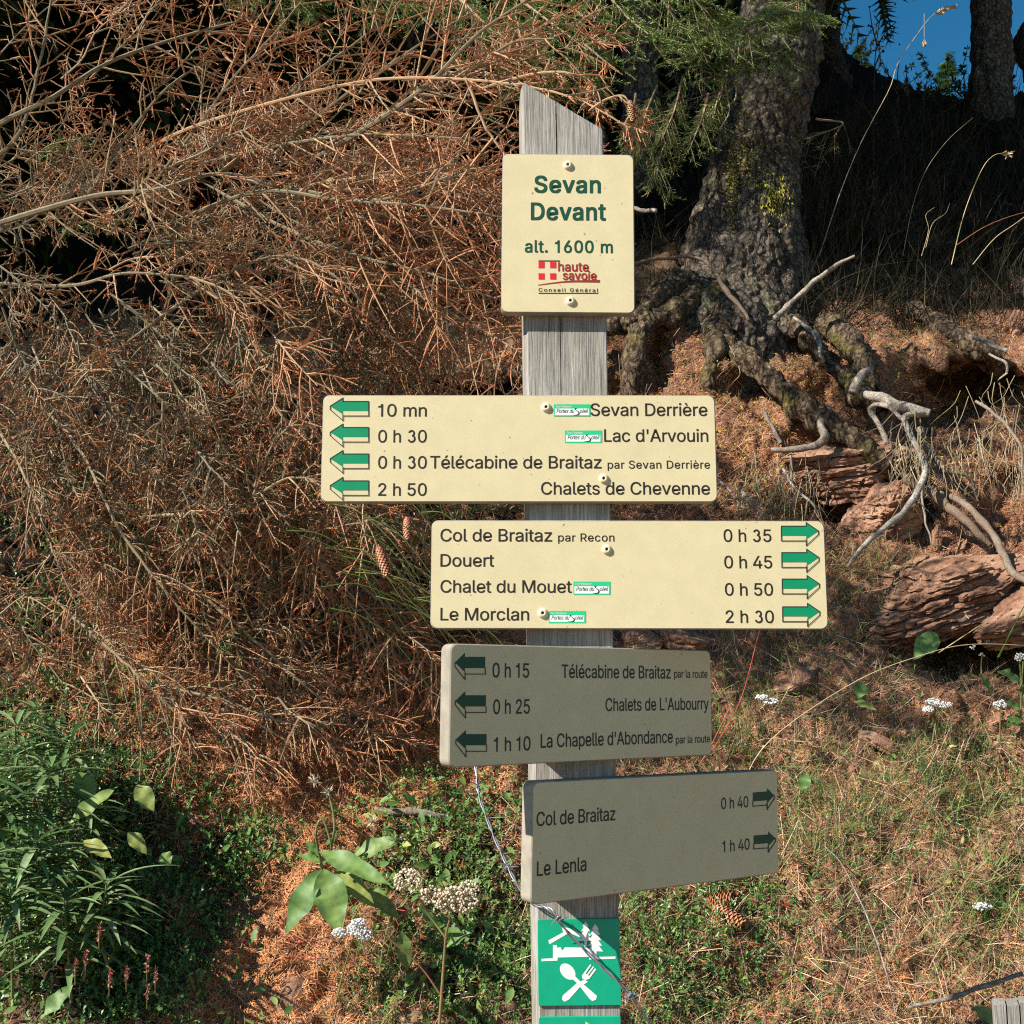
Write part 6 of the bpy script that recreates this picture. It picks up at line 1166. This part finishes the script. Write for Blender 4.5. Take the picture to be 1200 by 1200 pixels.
# white yarrow
def yarrow(parts, stem, label):
    t = empty('white_yarrow', at(*stem[0]), label, 'flower'); stem_at(t, stem, .0018, .0014, tint=.4)
    C = np.concatenate([umbel(x, y, Y, rx, ry, int(n_ * 2.2)) for x, y, Y, rx, ry, n_ in parts]); C[:, 1] += rng.normal(size=len(C)) * .004
    balls(t, C, .0023, 'petal'); return t
yarrow([(398, 1093, 2.2, 8, 5, 60), (418, 1089, 2.2, 11, 8, 110), (428, 1095, 2.2, 9, 6, 60), (420, 1081, 2.2, 9, 4, 40)], [(395, 1170, 2.28), (405, 1130, 2.24), (415, 1096, 2.2)], 'bright white yarrow flower in front of the big drooping leaves')
yarrow([(1093, 822, 2.78, 8, 3.5, 45), (1104, 826, 2.78, 12, 3.5, 60), (1088, 831, 2.78, 7, 4, 40)], [(1092, 872, 2.8), (1096, 850, 2.79), (1098, 828, 2.78)], 'white yarrow flower in the dry grass right of the shaded boards')
yarrow([(893, 817, 2.72, 7, 3, 40), (903, 822, 2.72, 9, 3.5, 50)], [(903, 875, 2.76), (906, 850, 2.74), (899, 822, 2.72)], 'small white yarrow flower just right of the upper shaded board')
yarrow([(1151, 1062, 2.45, 11, 4, 70)], [(1150, 1105, 2.46), (1150, 1080, 2.45), (1151, 1064, 2.45)], 'greyish flat yarrow head low at the right, above the stake')
yarrow([(1172, 826, 2.8, 8, 6, 50)], [(1172, 870, 2.82), (1172, 845, 2.8), (1172, 828, 2.8)], 'grey-green yarrow bud cluster near the right edge')
yarrow([(1195, 770, 2.9, 6, 5, 40)], [(1196, 850, 2.9), (1196, 800, 2.9), (1195, 772, 2.9)], 'pale flower head on a leafy stem at the right edge')
yarrow([(1150, 768, 3.0, 3, 3, 5), (1158, 752, 3.0, 3, 2, 4), (1140, 758, 3.0, 4, 3, 6)], [(1150, 790, 3.0), (1150, 775, 3.0), (1152, 765, 3.0)], 'little round pale buds in front of the dark hollow under the rock')
t = empty('leafy_stem_plant', at(1196, 845, 2.88), 'fresh green leafy plant at the right edge below the rocks', 'plant'); stem_at(t, [(1196, 850, 2.88), (1197, 810, 2.87), (1199, 775, 2.86)], .003, .002, tint=.1)
for b, tp, wd in (((1196, 830, 2.88), (1178, 822, 2.85), .03), ((1196, 800, 2.88), (1172, 785, 2.85), .04), ((1196, 815, 2.88), (1215, 800, 2.85), .03), ((1196, 840, 2.88), (1180, 850, 2.85), .03), ((1160, 810, 2.9), (1150, 790, 2.88), .03)): leaf_at(t, at(*b), at(*tp), wd, tint=.35)
# pink heads in the ground cover
for x, y in ((128, 1145), (148, 1140), (172, 1128), (182, 1142), (172, 1160), (100, 1122), (88, 1132), (116, 1090)):
    b_ = at(x, y + 16, 2.12); t = empty('pink_bract_flower', b_, 'small pink-brown seed spike in the dark ground cover at lower left', 'flower', 'pink seed spikes in the ground cover'); stem_at(t, [(x, y + 22, 2.14), (x, y + 12, 2.12), (x, y, 2.12)], .0012, .001)
    mb = MB(); n_ = 40; f = rng.random(n_); p = at(x, y + 12, 2.12) + (at(x + 1, y - 8, 2.12) - at(x, y + 12, 2.12)) * f[:, None]; d = unit(rng.normal(size=(n_, 3)) + np.array([0, 0, .8])); mb.inst(tiny_t(.6), frames(d, rdir(n_), 1) * rng.uniform(.004, .008, n_)[:, None, None], p, 0, rng.random(n_)); mb.build('bracts', M['pink'], t)['kind'] = 'stuff'
# red stems and long stalks
def stalk(pts, r0, r1, tint, label, mat='stalk', head=0, group=None, cat='grass stalk', name='grass_stalk', htint=.8):
    Q = wpath(pts, 30); t = empty(name, Q[0], label, cat, group); mb = MB(); mb.tubes(Q, np.linspace(r0, r1, 30), 5, 0, tint); mb.build('stem', M[mat], t, smooth=True)
    if head:
        n_ = head; f = rng.uniform(.86, 1, n_); p = np.stack([np.interp(f, np.linspace(0, 1, 30), Q[:, c]) for c in range(3)], -1); td = unit(Q[-1] - Q[-4]); d = unit(td + rng.normal(size=(n_, 3)) * .35); mb = MB(); mb.inst(needle_t(.28), frames(d, rdir(n_), 1) * rng.uniform(.012, .028, n_)[:, None, None], p, 0, np.clip(rng.normal(htint, .15, n_), 0, 1)); mb.build('ear', M['stalk'], t)['kind'] = 'stuff'
stalk([(722, 905, 2.6), (835, 880, 2.62), (868, 820, 2.7), (890, 740, 2.8), (905, 700, 2.8)][1:], .0014, .0010, 1, 'bright red stem rising past the right end of the upper shaded board', 'stem_green', name='red_stem', cat='stem')
stalk([(820, 895, 2.6), (830, 880, 2.6), (845, 850, 2.6), (856, 828, 2.6)], .0014, .0012, .95, 'short red stem at the lower right corner of the upper shaded board', 'stem_green', name='red_stem', cat='stem')
stalk([(862, 940, 2.6), (900, 870, 2.55), (1000, 800, 2.6), (1080, 768, 2.65), (1140, 755, 2.7), (1230, 758, 2.75)], .0013, .0008, .9, 'long bent dry grass stalk crossing from the shaded boards to the right edge')
stalk([(1100, 765, 2.9), (1130, 745, 2.85), (1165, 722, 2.8)], .0016, .001, .8, 'thin grass blade sticking up in front of the dark hollow')
stalk([(1170, 770, 2.8), (1185, 740, 2.75), (1205, 700, 2.7)], .0025, .001, .45, 'green grass blade at the right edge below the rock', 'grass')
stalk([(960, 300, 4.4), (985, 225, 4.4), (1010, 165, 4.4), (1042, 105, 4.4), (1052, 75, 4.4), (1075, 40, 4.4), (1095, 16, 4.4), (1118, 8, 4.4)], .0022, .0012, .75, 'tall dry grass stalk whose ear stands against the blue sky', head=90)
stalk([(1083, 16, 4.4), (1083, 35, 4.4), (1083, 50, 4.4)], .0012, .001, .7, 'tiny spikelet hanging under the tall ear against the sky', head=14)
stalk([(1115, 310, 4.2), (1130, 250, 4.2), (1150, 200, 4.15), (1165, 182, 4.15), (1182, 180, 4.15)], .002, .0011, .95, 'pale drooping grass ear in front of the right trunk', head=40)
stalk([(1058, 300, 4.3), (1070, 240, 4.3), (1085, 200, 4.3), (1110, 165, 4.3), (1140, 138, 4.3)], .0015, .0008, .4, 'dim grass stalk on the dark slope left of the right trunk')
stalk([(1120, 288, 4.0), (1150, 268, 4.0), (1180, 255, 4.0), (1215, 245, 4.0)], .0016, .001, .8, 'reddish arching stalk at the right edge on the dark slope', 'stem_green')
stalk([(1140, 310, 4.0), (1165, 280, 4.0), (1190, 262, 4.0), (1220, 240, 4.0)], .0018, .0012, .8, 'pale straight stalk at the right edge on the dark slope')
stalk([(1080, 300, 4.2), (1088, 270, 4.2), (1085, 252, 4.2), (1095, 243, 4.2)], .0014, .001, .7, 'small bent pale twig on the dark slope')
stalk([(1085, 290, 4.2), (1093, 262, 4.2), (1108, 250, 4.2), (1113, 238, 4.2)], .0014, .001, .7, 'forked pale twig left of the drooping ear')
# dry umbel silhouette against the sky
t = empty('dry_umbel_plant', at(1022, 140, 5.6), 'dark dry branching seed plant silhouetted against the sky', 'plant')
for pts in ([(1024, 330, 5.0), (1024, 200, 5.3), (1024, 120, 5.6), (1026, 60, 5.6), (1032, 20, 5.6), (1038, 0, 5.6), (1046, -5, 5.6)], [(1026, 60, 5.6), (1036, 40, 5.6), (1049, 27, 5.6)], [(1036, 42, 5.6), (1042, 46, 5.6), (1048, 33, 5.6)], [(1027, 50, 5.6), (1022, 30, 5.6), (1019, 10, 5.6)], [(1025, 80, 5.6), (1030, 65, 5.6), (1034, 60, 5.6)], [(1030, 26, 5.6), (1024, 18, 5.6)], [(1052, 120, 5.6), (1052, 90, 5.6), (1054, 68, 5.6)], [(1052, 105, 5.6), (1042, 90, 5.6), (1035, 74, 5.6)], [(1052, 110, 5.6), (1044, 98, 5.6)]):
    mb = MB(); Q = wpath(pts, 14); mb.tubes(Q, np.linspace(.004, .002, 14), 5, 0, 0); mb.build('stem', M['dark_bark'], t)
balls(t, np.array([at(x, y, 5.6) for x, y in ((1019, 8), (1021, 31), (1049, 26), (1048, 33), (1049, 5), (1040, 46), (1035, 60), (1034, 45), (1028, 52), (1054, 52), (1034, 74), (1018, 30), (1046, -3))]), .008, 'dark_bark', 'seed_head')
# straggling green grass blades over the dark gap left of the cream boards, and red runners by the post
for k_ in range(26):
    x, y = rng.uniform(330, 500), rng.uniform(560, 720); l = rng.uniform(60, 150); a = rng.uniform(.1, 1.1); Y = rng.uniform(2.3, 2.6); Q = wpath([(x, y, Y), (x + l * .35, y + l * .25 * a - 8, Y), (x + l * .7, y + l * .6 * a, Y), (x + l, y + l * (a + .15), Y)], 12)
    mb = MB() if k_ == 0 else mb; mb.tubes(Q, np.linspace(.0018, .0006, 12), 3, 0, rng.random())
tag(mb.build('long_grass', M['grass']), 'long arching green grass blades between the dead boughs and the cream boards', 'grass', kind='stuff')
mb = MB()
for k_ in range(60):
    x, y = rng.uniform(380, 620), rng.uniform(880, 1180)
    if k_ > 38: x, y = rng.uniform(735, 1000), rng.uniform(900, 1190)
    P0, N0 = gpt(x, y); a = rng.uniform(0, 6.28); Q = [P0[0]]; 
    for s_ in range(4): x += math.cos(a) * 14; y += math.sin(a) * 9; a += rng.normal() * .5; p, n0 = gpt(x, y); Q.append(p[0] + n0[0] * rng.uniform(.005, .035))
    mb.tubes(spline(np.array(Q), 10), np.full(10, .0012), 4, 0, rng.choice([.4, .8, 1.]))
tag(mb.build('red_runners', M['stem_green']), 'thin red and yellow runners trailing through the low plants', 'runners', kind='stuff')
mb = MB()
for k_ in range(420):
    x, y = rng.uniform(-50, 1250), rng.uniform(380, 1230)
    if 600 < y < 760 and x > 900: continue
    P0, N0 = gpt(x, y); a = rng.uniform(0, 6.28); Q = [P0[0] + N0[0] * .003]; st = rng.uniform(5, 16)
    for s_ in range(3): x += math.cos(a) * st; y += math.sin(a) * st * .7; a += rng.normal() * .4; p, n0 = gpt(x, y); Q.append(p[0] + n0[0] * rng.uniform(.003, .02))
    mb.tubes(spline(np.array(Q), 7), np.linspace(.0018, .0009, 7), 4, 0, rng.random())
tag(mb.build('loose_twigs', M['stalk']), 'small dry twigs scattered over the bank', 'twigs', kind='stuff')
mb = MB()
n_ = 1100; px, py = sample(n_, 380, 640, 900, 1200, lambda x, y: blob(x, y, [(530, 990, 70, 60), (470, 960, 70, 40), (560, 1120, 60, 70), (430, 1040, 50, 50)])); lay(mb, leaf_t(.45, .15, .2, 5), px, py, rng.uniform(.02, .042, len(px)), 0, np.clip(rng.normal(.5, .25, len(px)), 0, 1), .02, .5)
px, py = sample(300, -60, 330, 820, 1230); lay(mb, leaf_t(.4, .15, .2, 5), px, py, rng.uniform(.015, .035, len(px)), 0, np.clip(rng.normal(.4, .25, len(px)), 0, 1), .03, .5)
px, py = sample(420, 740, 1230, 780, 1200); lay(mb, leaf_t(.35, .15, .2, 5), px, py, rng.uniform(.012, .024, len(px)), 0, np.clip(rng.normal(.5, .3, len(px)), 0, 1), .015, .6)
tag(mb.build('low_leaves', M['broad'], smooth=True), 'small oval leaves of low plants among the litter', 'low plants', kind='stuff')

# ---------------------------------------------------------------- barbed wire
wp = [(548, 860, 1.95), (557, 895, 1.9), (561, 930, 1.86), (574, 968, 1.80), (590, 1005, 1.74), (606, 1036, 1.69), (624, 1058, 1.625), (645, 1066, 1.594), (665, 1092, 1.596), (700, 1128, 1.60), (733, 1160, 1.60), (762, 1200, 1.63), (800, 1262, 1.7)]
Q = wpath(wp, 420); t = empty('barbed_wire', Q[0], 'twisted galvanised barbed wire sagging across the post over the green plate', 'wire'); T = unit(np.gradient(Q, axis=0)); A = unit(np.cross(T, np.array([0, 1., 0]))); B = np.cross(T, A); ph = np.linspace(0, 420 / 8.5 * 1.3, 420)
for s_ in (0, math.pi):
    mb = MB(); mb.tubes(Q + (A * np.cos(ph + s_)[:, None] + B * np.sin(ph + s_)[:, None]) * .0015, np.full(420, .00125), 6); mb.build('strand', M['wire'], t, smooth=True)
for k_ in (62, 150, 262, 356):
    mb = MB(); a, b_ = A[k_], B[k_]; tt = T[k_]; th = np.linspace(0, 4 * math.pi, 30); mb.tubes(Q[k_] + tt * np.linspace(-.005, .005, 30)[:, None] + (a * np.cos(th)[:, None] + b_ * np.sin(th)[:, None]) * .0034, np.full(30, .0011), 5)
    for sgn, e in ((1, a + b_ * -.4 + tt * .3), (-1, a + b_ * .3 - tt * .4), (1, -b_ * 1.0 + a * .4), (-1, a * .6 + b_ * -.9)):
        p0 = Q[k_] + tt * .003 * sgn; mb.tubes(np.array([p0, p0 + unit(e) * sgn * .008, p0 + unit(e) * sgn * .016]), np.array([.0011, .001, .0003]), 5)
    mb.build('barb', M['wire'], t)

# stake with saw cuts at the lower right
b_ = at(1180, 1190, 1.84); t = empty('wooden_stake', b_ - np.array([0, 0, .65]), 'short weathered stake with saw cuts at the lower right corner', 'stake'); mb = MB()
c0 = at(1164, 1178, 1.80); c1 = at(1212, 1174, 1.80); u_ = c1 - c0; dz = np.array([0, 0, 1.]); dy = np.array([.012, .035, .0])
def slab(a, b2, z0, z1, off=0):
    p = [a + dz * z0 - dy * off, b2 + dz * z0 - dy * off, b2 + dy + dz * z0, a + dy + dz * z0]; q = [x + dz * (z1 - z0) for x in p]; mb.add(np.array(p + q), quads=[(0, 1, 5, 4), (1, 2, 6, 5), (2, 3, 7, 6), (3, 0, 4, 7), (4, 5, 6, 7), (3, 2, 1, 0)])
slab(c0 + u_ * .01, c0 + u_ * .30, -.72, 0); slab(c0 + u_ * .335, c0 + u_ * .62, -.72, -.003, .03); slab(c0 + u_ * .655, c1, -.72, .0)
slab(c0 + u_ * .02 + dy * .4, c1 - u_ * .02 + dy * .4, -.72, -.006)
mb.build('stake', M['post'], t)
